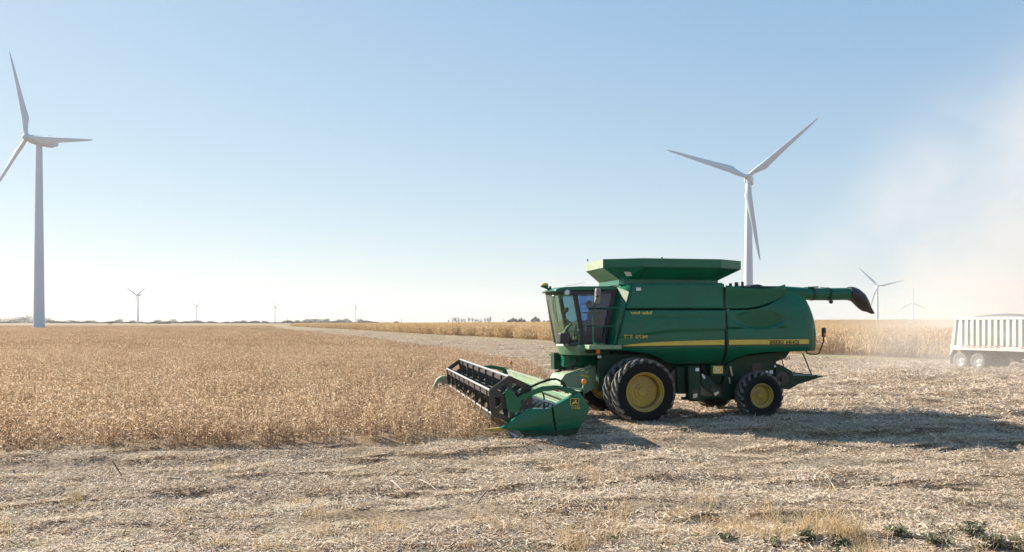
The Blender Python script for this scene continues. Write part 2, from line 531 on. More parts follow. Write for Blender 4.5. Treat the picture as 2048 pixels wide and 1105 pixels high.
def scatter(name, pts, rots, scl, which, protos, label=None, kind='stuff'):
    """one object whose geometry nodes set patch meshes on its points"""
    N = len(pts)
    me = bpy.data.meshes.new(name)
    me.vertices.add(N); me.vertices.foreach_set('co', np.asarray(pts, np.float32).ravel())
    for nm, ty, arr, key in (('rot', 'FLOAT_VECTOR', rots, 'vector'), ('scl', 'FLOAT_VECTOR', scl, 'vector'), ('which', 'INT', which, 'value')):
        a = me.attributes.new(nm, ty, 'POINT'); a.data.foreach_set(key, np.asarray(arr, np.int32 if ty == 'INT' else np.float32).ravel())
    o = bpy.data.objects.new(name, me); col.objects.link(o)
    tag(o, label, kind=kind)
    ng = bpy.data.node_groups.new(name + "_scatter", 'GeometryNodeTree')
    ng.interface.new_socket('Geometry', in_out='INPUT', socket_type='NodeSocketGeometry')
    ng.interface.new_socket('Geometry', in_out='OUTPUT', socket_type='NodeSocketGeometry')
    n, l = ng.nodes, ng.links
    gi, go = n.new('NodeGroupInput'), n.new('NodeGroupOutput')
    iop = n.new('GeometryNodeInstanceOnPoints')
    join = n.new('GeometryNodeJoinGeometry')
    for pm in protos[::-1]:
        po = bpy.data.objects.new(name + "_patch", pm)
        oi = n.new('GeometryNodeObjectInfo'); oi.inputs['Object'].default_value = po; oi.inputs['As Instance'].default_value = True
        l.new(oi.outputs['Geometry'], join.inputs[0])
    def attr(nm, ty):
        a = n.new('GeometryNodeInputNamedAttribute'); a.data_type = ty; a.inputs['Name'].default_value = nm
        return a.outputs['Attribute']
    l.new(gi.outputs[0], iop.inputs['Points']); l.new(join.outputs[0], iop.inputs['Instance'])
    iop.inputs['Pick Instance'].default_value = True
    l.new(attr('which', 'INT'), iop.inputs['Instance Index'])
    e2r = n.new('FunctionNodeEulerToRotation')
    l.new(attr('rot', 'FLOAT_VECTOR'), e2r.inputs[0]); l.new(e2r.outputs[0], iop.inputs['Rotation'])
    l.new(attr('scl', 'FLOAT_VECTOR'), iop.inputs['Scale'])
    l.new(iop.outputs[0], go.inputs[0])
    md = o.modifiers.new('scatter', 'NODES'); md.node_group = ng
    return o

def visible(x, y, pad=2.0):                                          # the picture's field of view with a margin beside it
    return (y > 8) & (np.abs(x) < y * 1024 / F + pad + 5.0)

# --- ripe soybeans
def soy_patch(nplants, size, pods=26, fat=1.0, hgt=0.82):
    VV, TT = [], []
    px = rng.uniform(-size / 2, size / 2, nplants); py = rng.uniform(-size / 2, size / 2, nplants)
    py = np.round(py / 0.19) * 0.19 + rng.normal(0, 0.03, nplants)
    h = hgt * rng.uniform(0.72, 1.12, nplants)
    base = np.stack([px, py, np.zeros(nplants) - 0.04], 1)
    lean = np.concatenate([rng.normal(0, 0.10, (nplants, 2)), np.ones((nplants, 1))], 1)
    top = base + lean * h[:, None]
    VV.append(ribbons(base, top, 0.011 * fat, 0.006 * fat)); TT.append(rng.uniform(0.10, 0.40, nplants))
    for k in range(4):
        t0 = rng.uniform(0.1, 0.55, nplants)[:, None]
        a = base + (top - base) * t0
        ang = rng.uniform(0, 2 * np.pi, nplants); L = rng.uniform(0.22, 0.45, nplants)
        b = a + np.stack([np.cos(ang) * L * 0.42, np.sin(ang) * L * 0.42, L], 1)
        VV.append(ribbons(a, b, 0.008 * fat, 0.005 * fat)); TT.append(rng.uniform(0.1, 0.45, nplants))
        m = pods // 4
        for q in range(m):
            t = rng.uniform(0.1, 1.0, nplants)[:, None]
            c = (a + (b - a) * t) if q % 2 else base + (top - base) * (0.06 + 0.94 * t)
            d = rng.normal(0, 1, (nplants, 3)); d[:, 2] = rng.normal(0.35, 0.8, nplants)
            d /= np.linalg.norm(d, axis=1, keepdims=True)
            e = c + d * rng.uniform(0.045, 0.085, nplants)[:, None]
            VV.append(ribbons(c, e, 0.012 * fat, 0.018 * fat))
            TT.append(np.clip(rng.beta(2.2, 2.0, nplants) * (1.05 - 0.25 * t[:, 0]) + 0.05, 0, 1))
    return np.concatenate(VV), np.concatenate(TT)

soy_m = straw_mat("ripe_soybean", [(0.0, (0.10, 0.055, 0.028)), (0.28, (0.28, 0.175, 0.10)), (0.5, (0.53, 0.38, 0.245)), (0.75, (0.68, 0.54, 0.395)), (1.0, (0.82, 0.72, 0.60))], 0.55, 0.65, 0.14)
soy_protos = []
for k in range(4):
    V, T = soy_patch(58, 2.0); soy_protos.append(quad_mesh("soybean_rows", V, T, soy_m))
for k in range(3):
    V, T = soy_patch(150, 4.0, 18, 2.3, 0.84); soy_protos.append(quad_mesh("soybean_rows", V, T, soy_m))
pts, rots, scl, wh = [], [], [], []
def grid_points(x0, x1, y0, y1, step, jit):
    xs, ys = np.meshgrid(np.arange(x0, x1, step), np.arange(y0, y1, step))
    xs = xs.ravel() + rng.uniform(-jit, jit, xs.size); ys = ys.ravel() + rng.uniform(-jit, jit, ys.size)
    return xs, ys
def add_patches(xs, ys, keep, nproto, off, zs=(0.85, 1.12), yaw=True):
    xs, ys = xs[keep], ys[keep]; n = len(xs)
    pts.append(np.stack([xs, ys, H(xs, ys)], 1))
    a = rng.integers(0, 2, n) * np.pi + YAW + rng.normal(0, 0.05, n)
    rots.append(np.stack([np.zeros(n), np.zeros(n), a], 1))
    s = rng.uniform(0.92, 1.08, n); scl.append(np.stack([s, s, s * rng.uniform(*zs, n)], 1))
    wh.append(off + rng.integers(0, nproto, n))
def square_inside(xs, ys, half):
    k = visible(xs, ys, 3)
    for dx in (-half, half):
        for dy in (-half, half):
            k &= in_soy(xs + dx, ys + dy, 0.25)
    return k
xs, ys = grid_points(-75, 4, 18, 80, 1.5, 0.25); add_patches(xs, ys, square_inside(xs, ys, 0.8), 4, 0)
xs, ys = grid_points(-70, 6, 18, 60, 0.5, 0.2)                      # small clumps that make the ragged margins
edge_k = in_soy(xs, ys) & ~square_inside(xs, ys, 0.8) & visible(xs, ys, 2)
small = []
for k in range(4):
    V, T = soy_patch(8, 0.6); small.append(quad_mesh("soybean_rows", V, T, soy_m))
soy_protos += small
add_patches(xs, ys, edge_k, 4, 7, (0.8, 1.05))
xs, ys = grid_points(-320, 4, 78, 160, 2.9, 0.6); add_patches(xs, ys, in_soy(xs, ys) & visible(xs, ys, 4), 3, 4)
xs, ys = grid_points(-420, -5, 158, 610, 3.9, 0.9); add_patches(xs, ys, in_soy(xs, ys) & visible(xs, ys, 5), 3, 4, (0.9, 1.05))
scatter("soybean_crop", np.concatenate(pts), np.concatenate(rots), np.concatenate(scl), np.concatenate(wh), soy_protos, "standing ripe brown soybeans left of the cutting header")

# --- standing maize
def corn_patch(size, row=0.76, gap=0.19, fat=1.0):
    VV, TT = [], []
    rows = np.arange(-size / 2 + row / 2, size / 2, row); along = np.arange(-size / 2, size / 2, gap)
    a, b = np.meshgrid(along, rows); n = a.size
    base = np.stack([a.ravel() + rng.normal(0, 0.05, n), b.ravel() + rng.normal(0, 0.05, n), np.zeros(n)], 1)
    h = rng.uniform(1.75, 2.35, n)
    lean = np.concatenate([rng.normal(0, 0.06, (n, 2)), np.ones((n, 1))], 1)
    top = base + lean * h[:, None]
    VV.append(ribbons(base, top, 0.03 * fat, 0.015 * fat)); TT.append(rng.uniform(0.25, 0.6, n))
    for k in range(7):
        t = (0.22 + 0.11 * k + rng.uniform(-0.04, 0.04, n))[:, None]
        c = base + (top - base) * t
        ang = rng.uniform(0, 2 * np.pi, n); L = rng.uniform(0.30, 0.55, n)
        dx = np.stack([np.cos(ang), np.sin(ang), np.zeros(n)], 1)
        d1 = c + dx * (L * 0.45)[:, None] + np.array([0, 0, 0.16])
        d2 = d1 + dx * (L * 0.35)[:, None] + np.stack([np.zeros(n), np.zeros(n), -rng.uniform(0.12, 0.42, n)], 1)
        sd = np.stack([-np.sin(ang), np.cos(ang), rng.normal(0, 0.5, n)], 1)
        tt = np.clip(rng.beta(3, 2, n), 0, 1)
        VV += [ribbons(c, d1, 0.035 * fat, 0.075 * fat, sd), ribbons(d1, d2, 0.075 * fat, 0.02 * fat, sd)]; TT += [tt, tt]
    c = base + (top - base) * 0.5                                    # ears in pale husk
    e = c + np.stack([rng.normal(0, 0.06, n), rng.normal(0, 0.06, n), -rng.uniform(0.12, 0.22, n)], 1)
    VV.append(ribbons(c, e, 0.05 * fat, 0.07 * fat)); TT.append(rng.uniform(0.75, 1, n))
    for k in range(3):                                               # tassels
        e = top + np.stack([rng.normal(0, 0.09, n), rng.normal(0, 0.09, n), rng.uniform(0.12, 0.26, n)], 1)
        VV.append(ribbons(top - np.array([0, 0, 0.05]), e, 0.02 * fat, 0.012 * fat)); TT.append(rng.uniform(0.4, 0.8, n))
    return np.concatenate(VV), np.concatenate(TT)
corn_m = straw_mat("dry_maize", [(0.0, (0.20, 0.115, 0.045)), (0.35, (0.42, 0.26, 0.11)), (0.65, (0.60, 0.42, 0.22)), (1.0, (0.76, 0.64, 0.44))], 0.38, 0.6, 0.14)
corn_protos = []
for k in range(3):
    V, T = corn_patch(4.0); corn_protos.append(quad_mesh("maize_rows", V, T, corn_m))
for k in range(2):
    V, T = corn_patch(6.0, 0.76, 0.45, 2.0); corn_protos.append(quad_mesh("maize_rows", V, T, corn_m))
pts, rots, scl, wh = [], [], [], []
def corn_grid(step, y0, y1, nproto, off):
    xs, ys = grid_points(-160, 330, y0, y1, step, step * 0.1)
    e = corn_edge_y(xs)
    k = (ys > e + 1.6) & visible(xs, ys, 6)
    k &= (ys > corn_edge_y(xs + 2) + 0.4) & (ys > corn_edge_y(xs - 2) + 0.4)
    xs, ys = xs[k], ys[k]; n = len(xs)
    pts.append(np.stack([xs, ys, H(xs, ys)], 1))
    rots.append(np.stack([np.zeros(n), np.zeros(n), rng.integers(0, 2, n) * np.pi + R(-38) + rng.normal(0, 0.03, n)], 1))
    s = rng.uniform(0.95, 1.05, n); scl.append(np.stack([s, s, s * rng.uniform(0.93, 1.06, n)], 1)); wh.append(off + rng.integers(0, nproto, n))
corn_grid(3.7, 40, 190, 3, 0); corn_grid(5.6, 188, 640, 2, 3)
scatter("maize_crop", np.concatenate(pts), np.concatenate(rots), np.concatenate(scl), np.concatenate(wh), corn_protos, "standing dry golden maize beyond the harvested strip")

# --- chopped straw lying on the cut ground
def straw_patch(n, size, l0, l1, w0, w1, lift, flat=0.16, tb=(1.6, 1.6)):
    c = np.stack([rng.uniform(-size / 2, size / 2, n), rng.uniform(-size / 2, size / 2, n), np.abs(rng.normal(0, lift, n)) + 0.004], 1)
    ang = rng.normal(0, 1.0, n) + np.where(rng.random(n) < 0.3, np.pi / 2, 0); tilt = rng.normal(0, flat, n)
    L = rng.uniform(l0, l1, n) * rng.uniform(0.5, 1, n)
    d = np.stack([np.cos(ang) * np.cos(tilt), np.sin(ang) * np.cos(tilt), np.sin(tilt)], 1)
    a, b = c - d * L[:, None] / 2, c + d * L[:, None] / 2
    lo = np.minimum(a[:, 2], b[:, 2]); sh = np.maximum(0, -0.015 - lo); a[:, 2] += sh; b[:, 2] += sh
    sd = np.cross(d, np.stack([rng.normal(0, 0.5, n), rng.normal(0, 0.5, n), np.ones(n)], 1))
    return ribbons(a, b, rng.uniform(w0, w1, n), rng.uniform(w0, w1, n), sd), rng.beta(*tb, n)
litter_m = straw_mat("chopped_straw", [(0.0, (0.12, 0.075, 0.045)), (0.2, (0.36, 0.255, 0.165)), (0.45, (0.60, 0.465, 0.335)), (0.75, (0.74, 0.62, 0.48)), (1.0, (0.84, 0.75, 0.62))], 0.25, 0.75, 0.22)
lit = []
for k in range(4):                                                   # close to the road: every blade reads
    V1, T1 = straw_patch(380, 1.0, 0.05, 0.22, 0.005, 0.012, 0.022, 0.24)
    V2, T2 = straw_patch(620, 1.0, 0.02, 0.07, 0.010, 0.022, 0.012)
    V3, T3 = straw_patch(16, 1.0, 0.06, 0.16, 0.005, 0.009, 0.02, 0.9, (2.5, 1.5))
    lit.append(quad_mesh("straw_litter", np.concatenate([V1, V2, V3]), np.concatenate([T1, T2, T3]), litter_m))
for k in range(3):                                                   # further off
    V1, T1 = straw_patch(520, 2.2, 0.08, 0.34, 0.014, 0.03, 0.03, 0.25)
    V2, T2 = straw_patch(60, 2.2, 0.08, 0.2, 0.010, 0.02, 0.03, 0.9)
    lit.append(quad_mesh("straw_litter", np.concatenate([V1, V2]), np.concatenate([T1, T2]), litter_m))
pts, rots, scl, wh = [], [], [], []
def litter_grid(x0, x1, y0, y1, step, nproto, off, thin):
    xs, ys = grid_points(x0, x1, y0, y1, step, step * 0.3)
    u, v = local_arr(xs, ys)
    k = visible(xs, ys, 2) & ~in_soy(xs, ys, -0.3) & (ys < corn_edge_y(xs) + 2)
    dens = vnoise(u * 0.13, v * 1.1, 41) * 0.6 + vnoise(u * 0.7, v * 1.9, 43) * 0.4
    k &= dens > thin
    xs, ys = xs[k], ys[k]; n = len(xs); e = 0.25
    sx = (H(xs + e, ys) - H(xs - e, ys)) / (2 * e); sy = (H(xs, ys + e) - H(xs, ys - e)) / (2 * e)
    pts.append(np.stack([xs, ys, H(xs, ys)], 1))
    # yaw kept within the driving direction, tilt follows the ground
    rots.append(np.stack([np.arctan(sy), -np.arctan(sx), rng.integers(0, 2, n) * np.pi + YAW + rng.normal(0, 0.35, n)], 1))
    s = rng.uniform(0.85, 1.2, n); scl.append(np.stack([s, s, s * rng.uniform(0.7, 1.5, n)], 1)); wh.append(off + rng.integers(0, nproto, n))
litter_grid(-24, 24, 9.0, 27, 0.62, 4, 0, 0.37)
litter_grid(-8, 48, 26.5, 62, 1.25, 3, 4, 0.36)
litter_grid(-110, 60, 60, 340, 4.2, 3, 4, 0.25)
scatter("straw_litter", np.concatenate(pts), np.concatenate(rots), np.concatenate(scl), np.concatenate(wh), lit, "chopped straw and chaff strewn over the harvested ground")

# --- dry grass and low weeds of the road verge (bottom edge of the picture, denser to the right)
def tuft(n, h0, h1, spread, w, lean=0.35):
    r = spread * np.sqrt(rng.random(n)); a = rng.uniform(0, 2 * np.pi, n)
    base = np.stack([r * np.cos(a), r * np.sin(a), np.zeros(n) - 0.02], 1)
    h = rng.uniform(h0, h1, n); d = rng.normal(0, lean, (n, 2))
    mid = base + np.concatenate([d * h[:, None] * 0.4, (h * 0.6)[:, None]], 1)
    tip = mid + np.concatenate([d * h[:, None] * 0.9, (h * 0.4)[:, None]], 1)
    t = rng.beta(2, 1.6, n)
    return np.concatenate([ribbons(base, mid, w, w * 0.8), ribbons(mid, tip, w * 0.8, w * 0.3)]), np.concatenate([t, t])
dry_m = straw_mat("dry_grass", [(0.0, (0.24, 0.15, 0.07)), (0.4, (0.50, 0.35, 0.18)), (0.75, (0.66, 0.50, 0.30)), (1.0, (0.78, 0.68, 0.50))], 0.4, 0.6, 0.15)
protos = []
for k in range(3):
    V, T = tuft(70, 0.10, 0.34, 0.22, 0.006); protos.append(quad_mesh("dry_grass_tuft", V, T, dry_m))
for k in range(2):
    V, T = tuft(14, 0.25, 0.62, 0.16, 0.007, 0.18); protos.append(quad_mesh("dry_grass_tuft", V, T, dry_m))
N = 5200
xs = rng.uniform(-9, 12, N); ys = rng.uniform(9.5, 17, N)
p = smoothstep(14.6, 10.6, ys) * (0.04 + 0.16 * smoothstep(-2.0, 5.0, xs)) * (0.25 + 1.5 * smoothstep(0.42, 0.66, vnoise(xs * 0.7, ys * 0.9, 61)))
k = rng.random(N) < p * 0.55
k |= (rng.random(N) < 0.004)
xs, ys = xs[k], ys[k]; n = len(xs)
s = rng.uniform(0.55, 1.15, n)
scatter("dry_grass", np.stack([xs, ys, H(xs, ys)], 1), np.stack([np.zeros(n), np.zeros(n), rng.uniform(0, 6.28, n)], 1),
        np.stack([s, s, s], 1), np.where(rng.random(n) < 0.8, rng.integers(0, 3, n), rng.integers(3, 5, n)), protos, "dry tan grass along the road verge")

# ================================================================== COMBINE HARVESTER
combine = empty("combine_harvester", (OX, OY, 0), YAW)
tag(combine, "large green combine harvester with yellow wheels, cab and folded unloading auger, cutting the soybeans", "combine harvester")
def part(mb, name, mat, parent=combine, **k): return mb.build(name, M[mat] if isinstance(mat, str) else mat, parent, **k)

def px_poly(pts, v): return [P(x, y, v) for x, y in pts]

VS = -1.68                                                           # near side plane of the bodywork
def side_v(z):
    """bodywork half width against height: slightly barrelled, tucked in under the stripe"""
    w_ = 1.60 - 0.075 * max(0, z - 3.4)
    if z < 3.4: w_ = 1.60 + 0.085 * math.sin(min(1, (3.4 - z) / 1.0) * math.pi / 2)
    if z < 2.28: w_ = 1.685 - 0.42 * ((2.28 - z) / 0.62) ** 1.8
    return w_

def resample(pl, n):
    pl = [Vector((p[0], p[1])) for p in pl]
    s = [0.0]
    for a, b in zip(pl, pl[1:]): s.append(s[-1] + (b - a).length)
    out = []
    for k in range(n):
        t = s[-1] * k / (n - 1); i = 0
        while i < len(s) - 2 and s[i + 1] < t: i += 1
        f = (t - s[i]) / max(1e-9, s[i + 1] - s[i])
        out.append(pl[i].lerp(pl[i + 1], f))
    return out

def sheet(bottom, top, ns, nt, mod=None, bulge=0.0, sgn=-1):
    """bodywork panel between two outline curves, following the side profile; mod(u, z) pushes it in"""
    B, T = resample(bottom, ns), resample(top, ns)
    rings = []
    for j in range(nt):
        t = j / (nt - 1); ring = []
        for i in range(ns):
            p = B[i].lerp(T[i], t); s = i / (ns - 1)
            u, z = p.x + bulge * math.sin(math.pi * min(1, t * 1.02)) * s ** 3, p.y
            v = side_v(z) - (mod(u, z) if mod else 0)
            ring.append((u, sgn * v, z))
        rings.append(ring)
    m = MB(); m.loft(rings, closed=False, caps=False)
    return m

U = lambda px, py, v=VS: P(px, py, v)[0]
Zp = lambda px, py, v=VS: P(px, py, v)[1]

def both(fn, name, mat, **k):
    for s in (-1, 1): part(fn(s), name, mat, **k)

# ---- side panels: upper tank side, lower panel over the front wheel, rear engine panel, engine scoop
Z_SEAM = Zp(1350, 619)
crease = lambda u: Zp(1300, 673) + (u - U(1300, 672)) * 0.028
def groove(z, zc, w_, d): return d * math.exp(-((z - zc) / w_) ** 2)
upper_b = px_poly([(1253, 617.5), (1350, 617.5), (1449, 617.5)], VS)
upper_t = px_poly([(1268, 568), (1350, 567.5), (1449, 567.5)], VS)
lower_b = px_poly([(1232, 701), (1262, 703), (1287, 706), (1306, 710), (1322, 716), (1336, 725), (1350, 729.5), (1370, 731), (1452, 731.5)], VS)
lower_t = px_poly([(1252, 621), (1350, 621), (1451, 621)], VS)
def lower_mod(u, z):
    d = groove(z, Zp(1350, 634) + 0.03 * (u - 1.0) * 0.3, 0.02, 0.018) * float(smoothstep(0.05, 0.5, u)) * float(smoothstep(2.9, 2.5, u))
    zc = 2.72 + 0.02 * u - 0.16 * float(smoothstep(1.4, -0.6, u))
    return d + 0.045 * float(smoothstep(zc + 0.05, zc - 0.05, z)) * 0.8
both(lambda s: sheet(upper_b, upper_t, 30, 14, sgn=s), "tank_side_panel", 'green', smooth=50, solid=0.03)
both(lambda s: sheet(lower_b, lower_t, 70, 44, lower_mod, sgn=s), "side_panel", 'green', smooth=50, solid=0.03)
rear_b = px_poly([(1457, 731.5), (1470, 722), (1484, 714.5), (1505, 708.5), (1530, 705.5), (1556, 704), (1600, 703), (1640, 702)], VS)
rear_t = px_poly([(1455, 621), (1500, 620), (1522, 616.5), (1542, 609.5), (1557, 601), (1568, 592), (1576, 584), (1592, 585), (1606, 590), (1616, 598)], VS)
U_END = U(1643, 690)
def dish(u, z):
    uc, zc = U(1520, 639), Zp(1520, 639)
    e = ((u - uc) / 0.86) ** 2 + ((z - zc) / 0.31) ** 2
    zb = zc - 0.16 * max(0.0, 1 - ((u - uc) / 0.8) ** 2)
    return max(0.0, 1 - float(smoothstep(0.55, 1.10, e))) * (0.07 - 0.20 * (z - zc)) 
def rear_mod(u, z):
    zc = 2.76 + 0.02 * u
    r = 0.50; k = max(0.0, (u - (U_END - 0.62)) / 0.62)
    rnd = 0.55 * (1 - math.sqrt(max(0.0, 1 - min(1, k) ** 2 * 0.82)))
    topr = 0.55 * float(smoothstep(3.3, 4.1, z)) ** 1.5 * 0.6
    return dish(u, z) + 0.04 * float(smoothstep(zc + 0.05, zc - 0.05, z)) * float(smoothstep(5.1, 4.8, u)) + rnd + topr * 0.35
both(lambda s: sheet(rear_b, rear_t, 96, 72, rear_mod, bulge=0.13, sgn=s), "engine_side_panel", 'green', smooth=60, solid=0.02)
sc_b = px_poly([(1453, 617.5), (1480, 618), (1500, 617), (1521, 613.5), (1540, 607), (1555, 600), (1566, 594), (1572.5, 589)], VS)
sc_t = px_poly([(1453, 571), (1470, 573), (1490, 576), (1512, 577.5), (1535, 577.5), (1552, 575), (1564, 571.5), (1572, 569)], VS)
def scoop_mod(u, z): return -0.10 * float(smoothstep(3.42, 4.15, z)) + 0.02
both(lambda s: sheet(sc_b, sc_t, 40, 18, scoop_mod, sgn=s), "engine_scoop", 'green', smooth=60, solid=0.02)

# ---- body core that carries the panels
core = MB()
def core_poly(pts, hw):
    core.prism(px_poly(pts, VS), -hw, hw)
core_poly([(1272, 569), (1448, 569), (1452, 640), (1454, 728), (1372, 728), (1340, 722), (1318, 712), (1290, 704), (1240, 698), (1258, 620)], 1.36)
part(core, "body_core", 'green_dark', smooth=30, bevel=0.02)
core = MB(); core_poly([(1453, 624), (1520, 622), (1560, 604), (1580, 590), (1606, 594), (1620, 614), (1632, 650), (1636, 698), (1556, 702), (1500, 707), (1458, 728)], 1.22)
part(core, "engine_housing", 'green', smooth=30, bevel=0.10, seg=4)
m = MB(); m.prism(px_poly([(1453, 573), (1572, 572), (1571, 584), (1540, 607), (1453, 618)], VS), -1.3, 1.3)
part(m, "engine_deck", 'green_dark', bevel=0.02)
m = MB(); m.prism(px_poly([(1268, 566.2), (1449, 565.6), (1449, 568.5), (1268, 569)], VS), -1.53, 1.53)
part(m, "tank_deck", 'green', bevel=0.01)
# rear hood: the rounded back that closes both side panels
Bq, Tq = resample(rear_b, 96), resample(rear_t, 96); rb = []
for j in range(72):
    t = j / 71; p = Bq[-1].lerp(Tq[-1], t); u = p.x + 0.13 * math.sin(math.pi * min(1, t * 1.02)); z = p.y
    v = side_v(z) - rear_mod(u, z)
    rb.append([(u + 0.10 * (1 - (q / 12 - 1) ** 2), v * (q / 12 - 1), z) for q in range(25)])
m = MB(); m.loft(rb, closed=False, caps=False)
part(m, "rear_hood", 'green', smooth=60, solid=0.02)

# dark seal in the joint between front and rear panels
def strip_on_side(pts, off, width, name, mat, parent=combine, sgn=-1):
    m = MB(); rings = []
    for (u, z) in pts: rings.append((u, sgn * (side_v(z) + off), z))
    m.tube(rings, width, 6); return part(m, name, mat, parent)
strip_on_side([P(1450.5, 568 + 4 * k, VS) for k in range(14)] + [P(1452 + 0.14 * k, 624 + 4 * k, VS) for k in range(28)], -0.015, 0.030, "panel_seal", 'rubber')

# yellow stripe with black border, laid on the panel surface
def ribbon_on_side(topf, botf, x0, x1, n, off, extra=None):
    m = MB(); rings = []
    for k in range(n):
        x = x0 + (x1 - x0) * k / (n - 1)
        a, b = P(x, topf(x), VS), P(x, botf(x), VS)
        ring = []
        for j in range(5):
            u = a[0] + (b[0] - a[0]) * j / 4; z = a[1] + (b[1] - a[1]) * j / 4
            mo = lower_mod(u, z) if x < 1453 else rear_mod(u, z)
            ring.append((u, -(side_v(z) - mo + 0.019 + off), z))
        rings.append(ring)
    m.loft(rings, closed=False, caps=False); return m
st_t = lambda x: float(np.interp(x, [1246, 1262, 1290, 1340, 1400, 1453, 1618], [692.0, 689.2, 686.2, 683.4, 681.4, 680.2, 679.0]))
st_b = lambda x: float(np.interp(x, [1246, 1290, 1340, 1400, 1453, 1618], [693.0, 692.3, 691.4, 690.6, 690.0, 688.4]))
for x0, x1, n in ((1244, 1449.5, 60), (1455.5, 1620, 60)):
    bk = part(ribbon_on_side(lambda x: st_t(x) - 0.9, lambda x: st_b(x) + 2.6, x0, x1, n, 0.002), "stripe_border", 'decal_black', smooth=60)
    part(ribbon_on_side(st_t, st_b, x0 + 3, x1 - (0.5 if x1 < 1500 else 2.2), n, 0.007), "yellow_stripe", 'yellow', bk, smooth=60)

# ---- lettering (the photograph is mirrored, so the writing reads backwards)
def lettering(body, px_right, px_left, py_base, height, mat, name, parent, depth_fn, shear=0.0, bold=0.0, v_ref=VS, small_caps=None):
    cu = bpy.data.curves.new(name, 'FONT'); cu.body = body; cu.size = 1.0; cu.shear = shear; cu.offset = bold; cu.resolution_u = 3
    if small_caps is not None:
        cu.small_caps_scale = 0.8
        for i, ch in enumerate(body):
            if i not in small_caps and ch != ' ': cu.body_format[i].use_small_caps = True
    ob = bpy.data.objects.new(name, cu); col.objects.link(ob)
    me = bpy.data.meshes.new_from_object(ob.evaluated_get(bpy.context.evaluated_depsgraph_get()))
    bpy.data.objects.remove(ob)
    xs = [q.co.x for q in me.vertices]; ys = [q.co.y for q in me.vertices]
    w_, h_ = max(xs), max(ys)
    u1, z0 = P(px_right, py_base, v_ref); u0, _ = P(px_left, py_base, v_ref)
    for q in me.vertices:
        u = u1 + (u0 - u1) * q.co.x / w_; z = z0 + height * q.co.y / h_
        q.co = (u, depth_fn(u, z), z)
    me.materials.clear(); me.materials.append(M[mat])
    o = bpy.data.objects.new(name, me); col.objects.link(o); o.parent = parent
    q = o.modifiers.new('thick', 'SOLIDIFY'); q.thickness = 0.003; q.offset = 0
    return o
on_lower = lambda u, z: -(side_v(z) - lower_mod(u, z) + 0.021)
on_rear = lambda u, z: -(side_v(z) - rear_mod(u, z) + 0.032)
for word, x1, x0, cap in (("JOHN", 1597.5, 1572, {0}), ("DEERE", 1567.5, 1539, {0})):
    lettering(word, x1, x0, 688.3, 0.115, 'decal_black', "lettering", combine, on_rear, bold=0.02, small_caps=cap)
for word, x1, x0 in (("9670", 1296.5, 1271), ("STS", 1265, 1247.5)):
    lettering(word, x1, x0, 677.0, 0.105, 'yellow', "lettering", combine, on_lower, bold=0.035)
for word, x1, x0 in (("Bullet", 1304.5, 1284), ("Rotor", 1280.5, 1262)):
    lettering(word, x1, x0, 628.8, 0.09, 'yellow', "lettering", combine, on_lower, shear=-0.25, bold=0.04)

# ---- chamfered front corner between cab and side panels, and the front wall
for s in (-1, 1):
    a = [P3(1267, 568, VS), P3(1251, 619, VS), P3(1231, 702, VS)]
    b = [P3(1238, 572, -1.02), P3(1222, 640, -1.02), P3(1212, 702, -1.02)]
    a = [(x + 0.01, s * (side_v(z) - 0.01), z) for x, _, z in a]; b = [(x, s * 1.0, z) for x, _, z in b]
    m = MB(); m.loft([b, a], closed=False, caps=False)
    part(m, "corner_panel", 'green', solid=0.03)
m = MB(); m.prism(px_poly([(1237, 571), (1262, 571), (1240, 700), (1212, 702), (1222, 640)], -1.0), -1.0, 1.0)
part(m, "front_wall", 'green_dark', bevel=0.015)
m = MB(); m.prism([(p[0] - 0.02, p[1]) for p in px_poly([(1235, 574), (1237, 574), (1223, 640), (1213, 688), (1210, 688), (1220, 640)], -1.0)], -0.88, 0.88)
part(m, "sky_reflection_panel", 'reflection_blue', bevel=0.005)  # added panel, coloured like the sky reflection in the door pane
# gusset on top of the corner, its sunlit paleness put into the colour
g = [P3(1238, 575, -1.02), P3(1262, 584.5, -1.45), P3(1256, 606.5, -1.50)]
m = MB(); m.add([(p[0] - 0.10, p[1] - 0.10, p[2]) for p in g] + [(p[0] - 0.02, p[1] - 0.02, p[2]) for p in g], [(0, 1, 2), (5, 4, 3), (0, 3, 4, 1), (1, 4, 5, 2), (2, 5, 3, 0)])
part(m, "corner_gusset", 'dusty_lit_front')
# work light on the tank side
u, z = P(1279, 578.5, VS)
m = MB(); m.box(u - 0.10, u + 0.10, -side_v(z) - 0.035, -side_v(z) - 0.012, z - 0.065, z + 0.065)
wl_ = part(m, "work_lamp", 'plastic', bevel=0.012)
m = MB(); m.box(u - 0.08, u + 0.08, -side_v(z) - 0.042, -side_v(z) - 0.033, z - 0.05, z + 0.05)
part(m, "lens", 'lamp', wl_, bevel=0.004)

